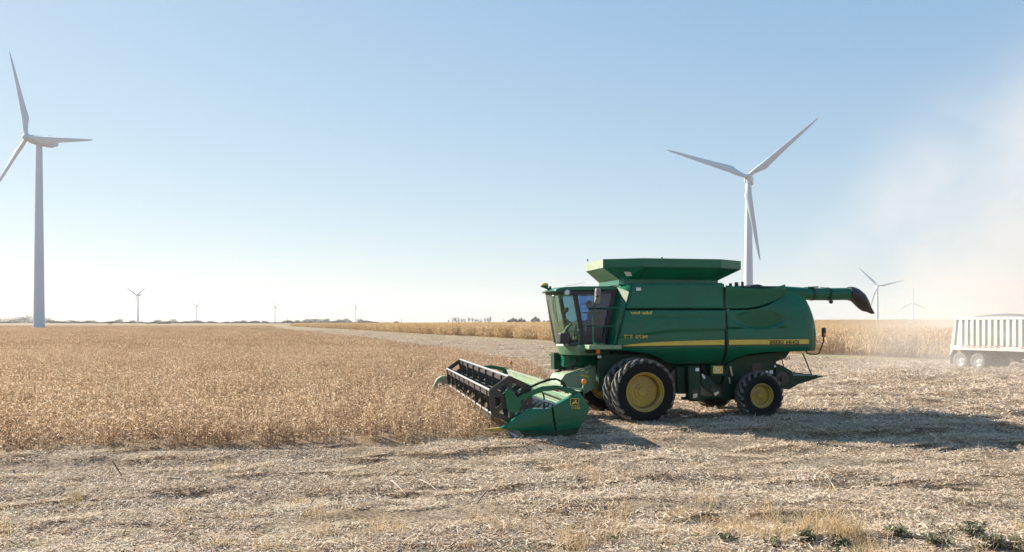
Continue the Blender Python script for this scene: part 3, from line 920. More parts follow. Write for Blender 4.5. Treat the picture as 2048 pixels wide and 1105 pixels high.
# ---- grain tank extension: collar, flared panels, upright rim
def ring8(u0, u1, hw, cu0, cu1, chw, z):
    """octagon: straight sides from u0+cu0 to u1-cu1 at half width hw, ends at half width chw"""
    return [(u0, -chw, z), (u0 + cu0, -hw, z), (u1 - cu1, -hw, z), (u1, -chw, z), (u1, chw, z), (u1 - cu1, hw, z), (u0 + cu0, hw, z), (u0, chw, z)]
uF, uR = U(1206, 522, -0.95), U(1480, 520, -0.95)
uS0, uS1 = U(1287, 516, -1.62), U(1442, 516, -1.62)
z_top, z_rim, z_col, z_deck = 4.965, 4.70, 4.33, 4.17
bF, bR = U(1241, 566, -1.22), U(1438, 563, -1.22)
collar = ring8(bF, bR, 1.26, 0.10, 0.45, 1.10, z_deck); collar2 = ring8(bF, bR, 1.26, 0.10, 0.45, 1.10, z_col)
flare = ring8(uF, uR, 1.62, uS0 - uF, uR - uS1, 0.98, z_rim); rim = ring8(uF, uR, 1.62, uS0 - uF, uR - uS1, 0.98, z_top)
m = MB(); m.loft([collar, collar2], True, False); part(m, "tank_collar", 'green', smooth=0, solid=0.03)
m = MB(); m.loft([collar2, flare], True, False); fl = part(m, "tank_extension", 'green_dark', smooth=0, solid=0.02)
fl.data.materials[0] = M['green']
m = MB(); m.loft([flare, rim], True, False); rm = part(m, "tank_rim", 'green', smooth=0, solid=0.03)
for o_ in (fl, rm):                                                  # forward panel: field dust, plus sunlit paleness put into the colour
    o_.data.materials.append(M['dusty_lit_front']); o_.data.polygons[7].material_index = 1
rim_out = [(p[0] + (0.012 if p[0] > 2 else -0.012), p[1] * 1.01, p[2]) for p in flare]
m = MB()
for a, b in zip(flare, flare[1:] + flare[:1]): m.tube([a, b], 0.014, 6)
for a, b in ((flare[1], rim[1]), (flare[2], rim[2]), (flare[3], rim[3]), (flare[0], rim[0])): m.tube([a, b], 0.010, 6)
part(m, "rim_seam", 'green_dark', rm)
m = MB()
for t in (0.02,):                                                    # stiffener ribs under the flare
    a = Vector(collar2[1]).lerp(Vector(collar2[2]), 0.16); b = Vector(flare[1]).lerp(Vector(flare[2]), 0.06)
    m.tube([a + Vector((0, -0.012, -0.012)), b + Vector((0, -0.012, -0.012))], 0.012, 6)
part(m, "stiffener", 'green_dark', fl)
# small clear window low in the flare
def on_flare(x, y):
    u, z = P(x, y, -1.45); t = (z - z_col) / (z_rim - z_col); return (u, -(1.26 + 0.36 * t) - 0.016, z)
wq = [on_flare(1247, 544), on_flare(1260, 544.5), on_flare(1266, 552.5), on_flare(1254, 552)]
m = MB(); c = [Vector(p) for p in wq]
pts_ = []
for i in range(4):
    a, b, d = c[i - 1], c[i], c[(i + 1) % 4]
    for t in (0.3, 0.12, 0.0, -0.12, -0.3):
        q = b.lerp(a, t * 0.6) if t > 0 else b.lerp(d, -t * 0.6)
        if t == 0: q = b.lerp((a + d) / 2, 0.05)
        pts_.append(tuple(q))
m.loft([pts_, [(p[0], p[1] + 0.012, p[2]) for p in pts_]]); part(m, "tank_window", 'lamp', fl, smooth=0)
for (x, y) in ((1188, 529), (1325, 515.2)):
    u, z = P(x, y, -1.0 if x < 1200 else -1.6); m = MB(); m.tube([(u, -0.3 if x < 1200 else -1.6, z_top - 0.02), (u - 0.02, -0.3 if x < 1200 else -1.6, z_top + 0.05)], 0.02, 6)
    part(m, "latch", 'black', rm)
# grain heaped just inside is not visible; the folded tank covers are
m = MB(); m.loft([[(p[0] * 0.98 + 0.03, p[1] * 0.97, p[2]) for p in collar2]], True, False)
m.f.append(tuple(range(8))); part(m, "tank_floor", 'steel', smooth=0)

# ---- unloading auger folded back along the far side, with the rubber spout
vA = 1.55
a0, a1 = P3(1470, 584, vA), P3(1700, 588.5, vA)
rA = (601.5 - 576) / 2 / F * (OY + 4.5 * S_ + vA * C_)
m = MB(); m.tube([a0, P3(1570, 585.5, vA), P3(1625, 589, vA), a1], [rA * 1.0] * 4, 20); au = part(m, "unloading_auger", 'green')
for x in (1623, 1655, 1699):
    c = Vector(P3(x, 588.5, vA)); m = MB(); m.tube([c - Vector((0.03, 0, 0)), c + Vector((0.03, 0, 0))], rA * 1.07, 20); part(m, "auger_flange", 'green_dark', au)
c = P3(1662, 604, vA - 0.2); m = MB(); m.ball(c, 0.075); m.tube([c, (c[0] - 0.02, c[1], c[2] + 0.12)], 0.025, 6); part(m, "auger_lamp", 'black', au)
hp = [P3(1640, 575, vA - 0.1), P3(1660, 577, vA - 0.15), P3(1665, 583, vA - rA - 0.02), P3(1663, 592, vA - rA - 0.02), P3(1661, 600, vA - rA)]
m = MB(); m.tube(hp, 0.012, 6); part(m, "auger_wire", 'black', au)
m = MB(); m.bar(P3(1612, 575.5, vA), P3(1634, 574.5, vA), 0.25, 0.05); part(m, "auger_bracket", 'green', au, bevel=0.01)
sp = []
outline = [((1697, 574), (1698, 602)), ((1706, 574), (1703, 602.5)), ((1716, 578), (1709, 608)), ((1727, 587), (1718, 617)), ((1735, 600), (1726, 623)), ((1741, 613), (1735, 625)), ((1746.5, 626), (1744, 628.5))]
for (ta, tb) in outline:
    a, b = Vector(P3(*ta, vA)), Vector(P3(*tb, vA)); c, h = (a + b) / 2, (a - b) / 2
    ww = max(0.12, min(0.34, h.length * 1.02)) 
    sp.append([tuple(c + h * math.cos(t) + Vector((0, ww * math.sin(t), 0)) * (1 + 0.05 * math.sin(3 * t))) for t in [2 * math.pi * k / 20 for k in range(20)]])
m = MB(); m.loft(sp); part(m, "auger_spout", 'soot', smooth=60)

# ---- engine top: rotary screen dome and small fittings
u, z = P(1520, 581, -1.1)
m = MB(); m.lathe([(0.46, -0.7), (0.46, 0.7)], 40, (u, -0.2, z - 0.26)); part(m, "rotary_screen", 'plastic')
for (x, y, r) in ((1473, 568, 0.06), (1485, 567, 0.045), (1461, 570, 0.05)):
    u, z = P(x, y, -0.9); m = MB(); m.tube([(u, -0.9, z - 0.12), (u, -0.9, z + 0.05)], r, 10); part(m, "filler_cap", 'black', bevel=0.01)

# ---- cab
vc = 0.98
roof_side = [(1110, 581), (1118, 576.5), (1130, 574.5), (1160, 573), (1236, 573), (1242, 575.5), (1237, 580), (1130, 581.5), (1112, 583.5)]
poly = px_poly(roof_side, -vc)
rings = []
for q, sx in ((-1.02, 0.985), (-0.98, 1.0), (-0.5, 1.03), (0, 1.05), (0.5, 1.03), (0.98, 1.0), (1.02, 0.985)):
    um = P(1237, 580, -vc)[0]
    rings.append([(um + (p[0] - um) * sx, q, p[1] + (0.02 * (1 - abs(q)) if i in (2, 3, 4) else 0)) for i, p in enumerate(poly)])
m = MB(); m.loft(rings); part(m, "cab_roof", 'green', bevel=0.02, smooth=50)
vis = px_poly([(1113, 582), (1236, 581), (1233, 588.5), (1150, 588.5), (1122, 589)], -vc)
um = P(1237, 580, -vc)[0]; rings = []
for q, sx in ((-0.97, 0.98), (-0.5, 1.03), (0, 1.05), (0.5, 1.03), (0.97, 0.98)): rings.append([(um + (p[0] - um) * sx, q, p[1]) for p in vis])
m = MB(); m.loft(rings); part(m, "cab_roof_lining", 'plastic', bevel=0.01)

# windscreen: bowed pane from the near door pillar round to the far one
def bow(q): return 0.34 * (1 - (q / 0.95) ** 2)
t_u, t_z = P(1147, 589, -0.95); b_u, b_z = P(1165, 689, -0.95)
wr = []
for q in np.linspace(-0.95, 0.95, 21):
    ring = []
    for t in np.linspace(0, 1, 9):
        ring.append((t_u + (b_u - t_u) * t - 0.16 - bow(q) * 1.35 * (1 - 0.12 * t) + 0.16 * (abs(q) / 0.95) ** 6, q, t_z + (b_z - t_z) * t))
    wr.append(ring)
m = MB(); m.loft(wr, closed=False, caps=False); part(m, "windscreen", 'glass_front', smooth=60, solid=0.006)
# cab door: dark frame round a tapered pane (near side), the same on the far side
door_out = [(1146, 588), (1237, 579), (1209, 690), (1164, 690)]
door_in = [(1154.5, 588.5), (1223.5, 587.5), (1206, 677.5), (1170.5, 677.5)]
def rounded(pts, r, n=5):
    out = []; c = [Vector((p[0], p[1])) for p in pts]
    for i in range(len(c)):
        a, b, d = c[i - 1], c[i], c[(i + 1) % len(c)]
        p, q = b + (a - b).normalized() * r, b + (d - b).normalized() * r
        for k in range(n):
            t = k / (n - 1); out.append(tuple((p * (1 - t) + b * t) * (1 - t) + (b * (1 - t) + q * t) * t))
    return out
def frame_mesh(outer, inner, y0, y1):
    n = len(outer); m = MB()
    m.loft([[(p[0], y0, p[1]) for p in outer], [(p[0], y0, p[1]) for p in inner], [(p[0], y1, p[1]) for p in inner], [(p[0], y1, p[1]) for p in outer], [(p[0], y0, p[1]) for p in outer]], True, False)
    return m
for s in (-1, 1):
    o = rounded(px_poly(door_out, -0.99), 0.05); i_ = rounded(px_poly(door_in, -0.99), 0.07)
    d = part(frame_mesh(o, i_, s * 1.0, s * 0.93), "cab_door", 'plastic', smooth=30)
    gi = rounded(px_poly([(x + (-.8 if x < 1190 else .8), y + (-.8 if y < 620 else .8)) for x, y in door_in], -0.99), 0.07)
    m = MB(); m.loft([[(p[0], s * 0.975, p[1]) for p in gi], [(p[0], s * 0.968, p[1]) for p in gi]]); part(m, "door_glass", 'glass_door', d, smooth=0)
    m = MB()
    if s < 0:
        hb = [P3(1166, 627, -0.94), P3(1170, 626, -0.94), P3(1207, 626, -0.94), P3(1212, 623, -0.94)]
        m.tube([(x, -0.925, z) for x, _, z in hb], 0.022, 6)
        m.tube([(P(1181, 640, -0.93)[0], -0.925, P(1181, 640, -0.93)[1]), (P(1181.5, 677, -0.93)[0], -0.925, P(1181, 677, -0.93)[1])], 0.016, 6)
        m.tube([(P(x, 657.5, -0.93)[0], -0.925, P(x, 657.5, -0.93)[1]) for x in (1175, 1208)], 0.02, 6)
        part(m, "grab_rail", 'plastic', d)
# cab interior: floor, rear wall with window, seat, console, steering column
fz = P(1180, 686, 0)[1]
uB = P(1209, 690, -0.95)[0]
m = MB(); m.box(b_u - 0.45, uB + 0.3, -0.92, 0.92, fz - 0.08, fz); part(m, "cab_floor", 'plastic')
su, sz = P(1181, 664, 0.0)
m = MB(); m.box(su - 0.26, su + 0.30, -0.27, 0.27, sz - 0.07, sz + 0.08); m.box(su - 0.2, su + 0.22, -0.2, 0.2, fz, sz - 0.06)
seat_ = part(m, "driver_seat", 'seat', bevel=0.04)
m = MB(); m.loft([[(su + 0.16 + dx, q, sz + h) for q, h in ((-0.26, 0.05), (0.26, 0.05), (0.25, 0.5), (0.2, 0.78), (-0.2, 0.78), (-0.25, 0.5))] for dx in (0.0, 0.14)])
part(m, "backrest", 'seat', seat_, bevel=0.04)
for y0, y1 in ((-0.52, -0.36), (0.36, 0.60)): m = MB(); m.box(su - 0.30, su + 0.35, y0, y1, sz - 0.1, sz + 0.2); part(m, "armrest_console", 'grey', bevel=0.03)
cu_ = su - 0.72
m = MB(); m.tube([(cu_ - 0.18, 0, fz), (cu_ - 0.02, 0, fz + 0.62)], 0.06, 10); stc = part(m, "steering_column", 'plastic')
m = MB(); rr = []
for k in range(25):
    a = 2 * math.pi * k / 24; rr.append((cu_ + 0.0 - 0.10 * math.cos(a), 0.2 * math.sin(a), fz + 0.66 + 0.17 * math.cos(a) * 0.6))
m.tube(rr, 0.016, 6); m.bar(rr[0], rr[12], 0.03, 0.02); m.bar(rr[6], rr[18], 0.03, 0.02); part(m, "steering_wheel", 'black', stc)
m = MB(); m.tube([(cu_ - 0.30, 0.72, fz), (cu_ - 0.42, 0.80, fz + 0.8), (cu_ - 0.52, 0.86, t_z)], 0.05, 8); part(m, "far_pillar", 'tan')
m = MB(); m.tube([(cu_ - 0.45, -0.45, fz), (cu_ - 0.22, -0.45, fz + 0.45), (cu_ - 0.05, -0.45, fz + 0.62)], 0.022, 8); part(m, "hand_rail", 'silver')
m = MB(); m.box(cu_ - 0.48, cu_ - 0.16, -0.80, -0.35, fz, fz + 0.32); part(m, "side_console", 'plastic', bevel=0.03)
m = MB(); m.tube([(cu_ - 0.05, 0.45, fz + 0.9), (cu_ + 0.02, 0.35, fz + 1.05), (cu_ - 0.02, 0.32, fz + 1.12)], 0.03, 6); m.box(cu_ - 0.05, cu_ + 0.06, 0.25, 0.5, fz + 1.0, fz + 1.14); part(m, "monitor", 'plastic', bevel=0.01)
u, z = P(1200.5, 637, -0.7); m = MB(); m.prism([(u - 0.05, z + 0.02), (u, z + 0.16), (u + 0.06, z), (u + 0.06, z - 0.13), (u, z - 0.16)], -0.72, -0.70); part(m, "red_tag", 'red')
m = MB(); m.box(P(1192, 675, 0.3)[0] - 0.22, P(1192, 675, 0.3)[0] + 0.25, 0.55, 0.85, fz, fz + 0.28); part(m, "cool_box", 'decal_white', bevel=0.03)

# green nose under the windscreen, cab sill, underbody behind it
nose = []
for py, wd, fwd in ((690, 0.95, 0.95), (693, 0.97, 1.0), (703, 0.93, 0.88), (711, 0.88, 0.74)):
    z = P(1165, py, -0.95)[1]; ring = []
    for q in np.linspace(-1, 1, 15): ring.append((b_u - 0.12 - 0.48 * fwd * (1 - q * q) , q * wd, z))
    ring += [(uB + 0.2, wd, z), (uB + 0.2, -wd, z)]
    nose.append(ring)
m = MB(); m.loft(nose); part(m, "cab_nose", 'green_dusty_lit', smooth=40)
m = MB(); m.box(b_u - 0.55, uB + 0.6, 0.55, 1.02, 1.45, P(1165, 711, -0.95)[1] + 0.02); part(m, "cab_support", 'green_dark')
m = MB(); m.prism(px_poly([(1131, 712), (1210, 706), (1212, 735), (1131, 735)], -0.2), 0.0, 0.9); part(m, "cab_base", 'green', bevel=0.02)
m = MB(); u, z = P(1131, 713, 0.6); m.box(u - 0.42, u + 0.1, 0.5, 1.15, z, z + 0.05); part(m, "far_step", 'green_dark')

# platform outside the door, its rail, the side lamp and the mirror
p0, p1 = P(1171, 691, -1.30), P(1235, 691, -1.30)
m = MB(); m.box(p0[0], p1[0], -1.72, -0.96, P(1200, 699, -1.55)[1], P(1200, 690.5, -1.55)[1]); plat = part(m, "platform", 'green_dusty_lit', bevel=0.012)
m = MB(); m.box(P(1187, 688, -1.3)[0], P(1206, 688, -1.3)[0], -1.5, -1.1, P(1200, 689, -1.4)[1], P(1200, 686, -1.4)[1]); part(m, "step_tread", 'green', plat, bevel=0.008)
vr = -1.68
ra = [P3(1187, 689, vr), P3(1186.5, 621, vr), P3(1188, 617.5, vr), P3(1192, 616, vr), P3(1236, 616.5, vr), P3(1241, 618, vr), P3(1242.5, 622, vr), P3(1229, 688, vr)]
m = MB(); m.tube(ra, 0.020, 8); rl = part(m, "platform_rail", 'green', smooth=60)
m = MB(); m.tube([P3(1187, 653.5, vr), P3(1233, 653, vr)], 0.018, 8); part(m, "rail_bar", 'green', rl)
m = MB(); m.box(P(1172, 705, -1.0)[0], P(1218, 705, -1.0)[0], -1.2, -0.9, P(1190, 707, -1.1)[1], P(1190, 699, -1.1)[1]); part(m, "platform_bracket", 'green_dark')
def lamp(c, r, mat, name, parent, sq=(1, 0.6, 1.15)):
    m = MB(); m.ball(c, r * sq[0], r * sq[1], r * sq[2]); return part(m, name, mat, parent, smooth=60)
u, z = P(1196, 703, -1.3); m = MB(); m.box(u - 0.06, u + 0.06, -1.36, -1.22, z - 0.08, z + 0.08); part(m, "side_marker_lamp", 'amber', bevel=0.025)
u, z = P(1199, 714, -1.2); lamp((u, -1.2, z), 0.075, 'lamp', "work_lamp", combine, (1, 1, 0.8))
mu_, mz = P(1195, 592.5, -1.75)
m = MB(); rg = rounded([(-0.10, -0.235), (0.07, -0.235), (0.10, 0.235), (-0.07, 0.235)], 0.045)
m.loft([[(mu_ + p[0], -1.72, mz + p[1]) for p in rg], [(mu_ + p[0] * 1.0, -1.79, mz + p[1]) for p in rg], [(mu_ + p[0] * 0.8, -1.82, mz + p[1] * 0.92) for p in rg]])
mir = part(m, "mirror", 'grey', smooth=30)
m = MB(); m.tube([P3(1194, 593, -1.80), P3(1192, 600, -1.86), P3(1187, 613, -1.72), P3(1187, 622, vr)], 0.017, 8); m.ball(P3(1194, 592.5, -1.83), 0.05); part(m, "mirror_arm", 'black', mir)

# roof lamps, hoses beside the windscreen, satellite receiver on its bracket
for q in (-0.98, -0.74):
    u, z = P(1134 if q < -0.6 else 1123, 585.5, q); lamp((u, q, z), 0.10, 'lamp', "roof_lamp", combine, (0.9, 1, 0.95))
for q in (0.74, 0.98):
    u = P(1122, 585, -q)[0]; lamp((u, q, P(1122, 585, -q)[1]), 0.085, 'lamp', "roof_lamp", combine, (0.7, 1, 0.9))
rx = P3(1089, 571.5, 0.0)
m = MB(); m.lathe([(0.0, 0.085), (0.06, 0.083), (0.105, 0.065), (0.125, 0.03), (0.12, 0.0), (0.0, -0.01)], 20, rx, 'z'); rcv = part(m, "satellite_receiver", 'yellow', smooth=60)
m = MB(); m.lathe([(0.0, 0.0), (0.125, 0.0), (0.12, -0.05), (0.05, -0.07), (0.0, -0.07)], 20, (rx[0], rx[1], rx[2] - 0.005), 'z'); part(m, "receiver_base", 'green', rcv)
m = MB(); m.bar((rx[0], 0, rx[2] - 0.06), (rx[0] + 0.22, 0, rx[2] - 0.13), 0.1, 0.06); m.bar((rx[0] + 0.18, 0, rx[2] - 0.02), (rx[0] + 0.22, 0, rx[2] - 0.24), 0.08, 0.06); m.bar((rx[0] + 0.2, 0, rx[2] - 0.2), (rx[0] + 0.55, 0, rx[2] - 0.17), 0.1, 0.05); part(m, "receiver_bracket", 'green', rcv, bevel=0.008)
m = MB()
m.tube([P3(1096, 577, 0.05), P3(1093, 585, 0.05), P3(1096, 592, 0.05), P3(1103, 592, 0.0), P3(1106, 586, 0.0), P3(1112, 583, -0.1)], 0.016, 6)
m.tube([P3(1100, 582, -0.05), P3(1106, 588, 0.05), P3(1099, 590, 0.0), P3(1104, 580, -0.1)], 0.02, 6)
part(m, "receiver_cable", 'black')
m = MB()
for k, (dx, sw) in enumerate(((0, 0), (2.0, 2.5), (-1.2, -2))):
    m.tube([P3(1107 + dx, 590, 0.0), P3(1107 + dx + sw * .3, 605, -0.02), P3(1110 + dx + sw * .4, 625, 0.0), P3(1114 + dx * .6, 640, 0.0), P3(1118.5, 656, 0.02)], 0.011, 6)
part(m, "windscreen_hose", 'black')
m = MB(); m.tube([P3(1130, 573, 0.3), P3(1169, 566, 0.3)], 0.005, 5); part(m, "aerial", 'black')

# ---- chassis, axles, elevators under the body
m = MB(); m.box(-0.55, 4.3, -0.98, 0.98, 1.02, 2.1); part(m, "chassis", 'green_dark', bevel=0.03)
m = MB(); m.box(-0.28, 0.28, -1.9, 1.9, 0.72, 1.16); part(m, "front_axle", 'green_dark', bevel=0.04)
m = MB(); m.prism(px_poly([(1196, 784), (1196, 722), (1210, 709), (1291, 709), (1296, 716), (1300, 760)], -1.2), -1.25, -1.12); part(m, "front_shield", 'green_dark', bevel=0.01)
uR_, _ = P(1523, 797, -1.9)
m = MB(); m.bar((uR_, -1.7, 0.78), (uR_, 1.7, 0.78), 0.3, 0.28); m.box(uR_ - 0.5, uR_ + 0.1, -0.35, 0.35, 0.72, 1.3); part(m, "rear_axle", 'green_dark', bevel=0.03)
# clean grain elevator (upright) and tailings elevator (slanting)
e = [(1376, 733), (1400, 733), (1400.5, 770), (1402, 798), (1398, 803.5), (1384, 803.5), (1378, 798), (1377, 770)]
m = MB(); m.prism(px_poly(e, -1.5), -1.52, -1.22); el = part(m, "grain_elevator", 'green_dark', bevel=0.012)
m = MB(); m.prism(px_poly([(1383, 780), (1396.5, 780), (1396, 799), (1384, 799)], -1.53), -1.545, -1.525); part(m, "elevator_door", 'black', el, bevel=0.004)
m = MB(); m.prism(px_poly([(1386, 789), (1394, 787), (1394, 795), (1386, 797)], -1.54), -1.56, -1.547); part(m, "door_glint", 'steel', el)
e = [(1402, 746), (1409, 747), (1439, 775), (1441, 783), (1437, 792), (1430, 793), (1402, 770)]
m = MB(); m.prism(px_poly(e, -1.45), -1.47, -1.25); el2 = part(m, "tailings_elevator", 'green_dark', bevel=0.012)
m = MB(); m.prism(rounded(px_poly([(1424, 772), (1438, 781), (1434, 791), (1421, 782)], -1.48), 0.05), -1.49, -1.475); part(m, "elevator_door", 'black', el2)
m = MB(); m.prism(px_poly([(1427, 787), (1437, 783), (1438, 786), (1430, 793)], -1.49), -1.505, -1.492); part(m, "door_glint", 'steel', el2)
def decal(px, v, mat, name, parent=combine, th=0.006):
    m = MB(); m.prism(px_poly(px, v), v - th, v); return part(m, name, mat, parent, smooth=0)
decal([(1403, 750), (1405, 748), (1411, 755), (1408, 759)], -1.474, 'decal_white', "safety_sign", el2)
dw = decal([(1391, 736.5), (1398, 736.5), (1398, 743), (1391, 743)], -1.524, 'decal_white', "safety_sign", el)
m = MB(); m.prism(px_poly([(1421, 730), (1450, 730), (1450, 752), (1421, 752)], -1.45), -1.46, -1.2); sb = part(m, "belt_shield", 'green_dark', bevel=0.01)
pl = decal([(1426, 732.5), (1445.5, 732.5), (1445.5, 747.5), (1426, 747.5)], -1.463, 'yellow', "instruction_plate", sb)
m = MB()
for (x, y, r_) in ((1431, 736, 1.3), (1436, 735.5, 1.3), (1441, 736, 1.3), (1433, 740, 2.1), (1438, 740.3, 2.1), (1431, 745, 1.3), (1436, 745.3, 1.2), (1441, 745, 1.3)):
    u, z = P(x, y, -1.47); m.lathe([(r_ / 64, -1.474), (r_ / 64, -1.468)], 10, (u, 0, z))
part(m, "plate_diagram", 'decal_white', sb)
# rear body side below the panels, chopper, straw spreader
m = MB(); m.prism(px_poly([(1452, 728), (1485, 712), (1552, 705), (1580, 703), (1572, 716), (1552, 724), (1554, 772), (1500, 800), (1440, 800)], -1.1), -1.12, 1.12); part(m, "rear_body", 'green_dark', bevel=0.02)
ch = [(1549, 727), (1560, 731), (1580, 742.5), (1584, 762), (1590, 770), (1574, 779), (1556, 775), (1546, 768)]
m = MB(); m.prism(px_poly(ch, -1.05), -1.20, 1.2); chp = part(m, "straw_chopper", 'green_dark', bevel=0.02)
u, z = P(1564, 758, -1.2); m = MB(); m.lathe([(0.0, -1.29), (0.075, -1.29), (0.085, -1.2)], 16, (u, 0, z)); m.lathe([(0.0, -1.22), (0.22, -1.215), (0.24, -1.19)], 24, (u, 0, z)); part(m, "chopper_pulley", 'black', chp)
lamp(P3(1550, 733, -1.22), 0.04, 'lamp', "bolt_cap", chp); 
decal([(1531, 742), (1536, 742), (1536, 748), (1531, 748)], -1.13, 'decal_white', "safety_sign")
decal([(1539, 741), (1545.5, 741), (1545.5, 748), (1539, 748)], -1.13, 'decal_white', "safety_sign")
m = MB(); m.prism(px_poly([(1504, 729), (1522, 726), (1524, 744), (1505, 752)], -1.14), -1.15, -1.13); part(m, "rear_opening", 'black')
tail = [(1580, 744), (1584, 745.5), (1634, 750.5), (1659, 752), (1644, 757), (1622, 765), (1590, 772), (1584, 762)]
m = MB(); m.prism(px_poly([(1584, 757), (1636, 753), (1637, 756), (1586, 772)], -1.1), -1.12, -1.06); m.prism(px_poly([(1584, 757), (1636, 753), (1637, 756), (1586, 772)], -1.1), 1.06, 1.12)
m.prism(px_poly([(1582, 752), (1636, 752), (1640, 754), (1584, 757)], -1.1), -1.1, 1.1)
tb = part(m, "straw_deflector", 'green_dark', smooth=0)
m = MB()
for q in (-1.0, -0.5, 0.0, 0.5, 1.0): m.prism(px_poly([(1588, 757), (1640, 752), (1659, 752), (1634, 758), (1592, 769)], -1.1), q - 0.01, q + 0.01)
part(m, "deflector_vane", 'green', tb, smooth=0)
m = MB(); m.prism(px_poly([(1580, 744.5), (1634, 750.5), (1634, 752), (1580, 756)], 0.2), 0.15, 0.2); part(m, "deflector_back", 'black', tb)
m = MB()
m.tube([P3(1605, 706, -0.9), P3(1613, 725, -0.95), P3(1623, 750, -1.0)], 0.022, 8); part(m, "deflector_strut", 'green_dark', tb); m = MB(); m.tube([P3(1562, 712, -0.5), P3(1568, 736, -0.5)], 0.018, 8)
part(m, "deflector_strut", 'green_dark', tb)
m = MB()
for q in range(5): m.tube([P3(1566 + q * 3, 712 + (q % 2) * 2, -0.95), P3(1567 + q * 3, 719 + q % 3, -0.95)], 0.012, 5)
part(m, "hanging_bracket", 'black')
# rear hitch bar and lamp arm
vh = -1.45
m = MB(); m.tube([P3(1612, 703, vh), P3(1616, 708, vh), P3(1620, 708.8, vh), P3(1634, 708.8, vh), P3(1638, 707, vh), P3(1647, 684, vh), P3(1648, 674, vh)], 0.022, 8); arm = part(m, "lamp_arm", 'green_dark', smooth=60)
u, z = P(1648, 664.5, vh); m = MB(); m.box(u - 0.045, u + 0.045, vh - 0.05, vh + 0.08, z - 0.16, z + 0.14); part(m, "rear_lamp_housing", 'black', arm, bevel=0.015)
u, z = P(1647.5, 669.5, vh); lamp((u, vh - 0.06, z), 0.055, 'amber', "amber_lamp", arm, (0.9, 0.6, 1))
# dark hoses and belts between wheel and chassis
m = MB(); m.lathe([(0.0, -1.16), (0.36, -1.16), (0.38, -1.12), (0.0, -1.12)], 24, (P(1360, 760, -1.2)[0], 0, P(1360, 760, -1.2)[1])); m.lathe([(0.0, -1.12), (0.2, -1.12), (0.22, -1.02)], 20, (P(1415, 735, -1.1)[0], 0, P(1415, 735, -1.1)[1])); part(m, "drive_pulley", 'black')
m = MB(); m.tube([P3(1460, 733, -1.15), P3(1464, 752, -1.15)], 0.03, 8); m.tube([P3(1458, 755, -1.15), P3(1460, 768, -1.15)], 0.025, 8); part(m, "gas_strut", 'steel')
m = MB(); m.tube([P3(1363, 797, -1.3), P3(1378, 797, -1.3), P3(1440, 796, -1.2)], 0.05, 8); part(m, "cross_auger", 'green_dark')
m = MB(); m.box(P(1352, 770, -1.2)[0], P(1374, 770, -1.2)[0], -1.25, -1.0, 0.75, 1.6); part(m, "fuel_tank", 'green_dark', bevel=0.05)

# ---- wheels
def tyre_mesh(Ro, w_, Rr, nl, lug=0.075, skew=0.34):
    prof = [(Rr, -w_ * 0.40), (Rr + 0.03, -w_ * 0.46), (Rr + (Ro - Rr) * 0.35, -w_ * 0.52), (Rr + (Ro - Rr) * 0.68, -w_ * 0.50), (Ro - lug - 0.035, -w_ * 0.44), (Ro - lug - 0.008, -w_ * 0.30), (Ro - lug, 0)]
    prof = prof + [(r, -y) for r, y in prof[::-1][1:]]
    m = MB(); m.lathe(prof, 64, close=True)
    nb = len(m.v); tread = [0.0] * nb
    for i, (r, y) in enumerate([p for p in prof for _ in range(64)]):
        if r > Ro - lug - 0.05: tread[i] = 0.45  # groove floors toned darker, shade between the lugs put into the colour
    for s in (-1, 1):
        for k in range(nl):
            a0 = 2 * math.pi * (k + (0.5 if s > 0 else 0)) / nl
            rings = []
            for t in np.linspace(0, 1, 6):
                y = s * (-0.02 + t * (w_ / 2 + 0.015)); a = a0 + skew * (t ** 0.9)
                hw = (0.030 + 0.012 * t) / Ro; rt = Ro - 0.05 * t ** 2.5 * 1.0; rbm = Ro - lug - 0.03 - 0.09 * t ** 3
                p = lambda r, aa, yy: (r * math.cos(aa), yy, r * math.sin(aa))
                rings.append([p(rbm, a - hw * 1.5, y), p(rt, a - hw, y), p(rt, a + hw, y), p(rbm, a + hw * 1.5, y)])
            m.loft(rings); 
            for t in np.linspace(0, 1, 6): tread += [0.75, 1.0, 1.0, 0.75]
    return m, tread
def wheel(name_, center, Ro, w_, Rr, nl, dish_d, hub_r, bolts, s, dual_inner=False, squash=0.0):
    """wheel disc with tyre, rim and bolts under it; s = -1 shows its face to the near side"""
    f = s * w_ * 0.40
    m = MB(); q = f - s * dish_d
    m.lathe([(0.0, q + s * 0.05), (hub_r * 0.55, q + s * 0.05), (hub_r * 0.62, q + s * 0.02), (hub_r, q + s * 0.015), (hub_r * 1.06, q), (Rr * 0.80, q - s * 0.015), (Rr * 0.84, q - s * 0.05), (Rr * 0.9, q - s * 0.06), (Rr * 0.9, q - s * 0.08), (0.0, q - s * 0.08)], 48, close=False)
    o = part(m, name_, 'yellow_dusty', combine, smooth=30); o.location = center
    m = MB(); m.lathe([(Rr + 0.012, f + s * 0.015), (Rr - 0.012, f + s * 0.02), (Rr - 0.03, f - s * 0.01), (Rr - 0.035, f - s * 0.05), (Rr - 0.075, f - s * 0.075), (Rr - 0.085, q - s * 0.05), (Rr - 0.03, -f), (Rr + 0.012, -f)], 56, close=True)
    part(m, "rim", 'yellow_dusty', o, smooth=30)
    tm, tr = tyre_mesh(Ro, w_, Rr, nl)
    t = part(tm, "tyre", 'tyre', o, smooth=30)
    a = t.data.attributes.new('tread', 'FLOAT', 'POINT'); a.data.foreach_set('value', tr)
    if bolts:
        for k in range(bolts):
            m = MB(); an = 2 * math.pi * (k + 0.3) / bolts; m.lathe([(0.0, q + s * 0.045), (0.022, q + s * 0.04), (0.026, q + s * 0.0)], 8, (hub_r * 0.82 * math.cos(an), 0, hub_r * 0.82 * math.sin(an)))
            part(m, "wheel_bolt", 'yellow_dusty', o)
    return o
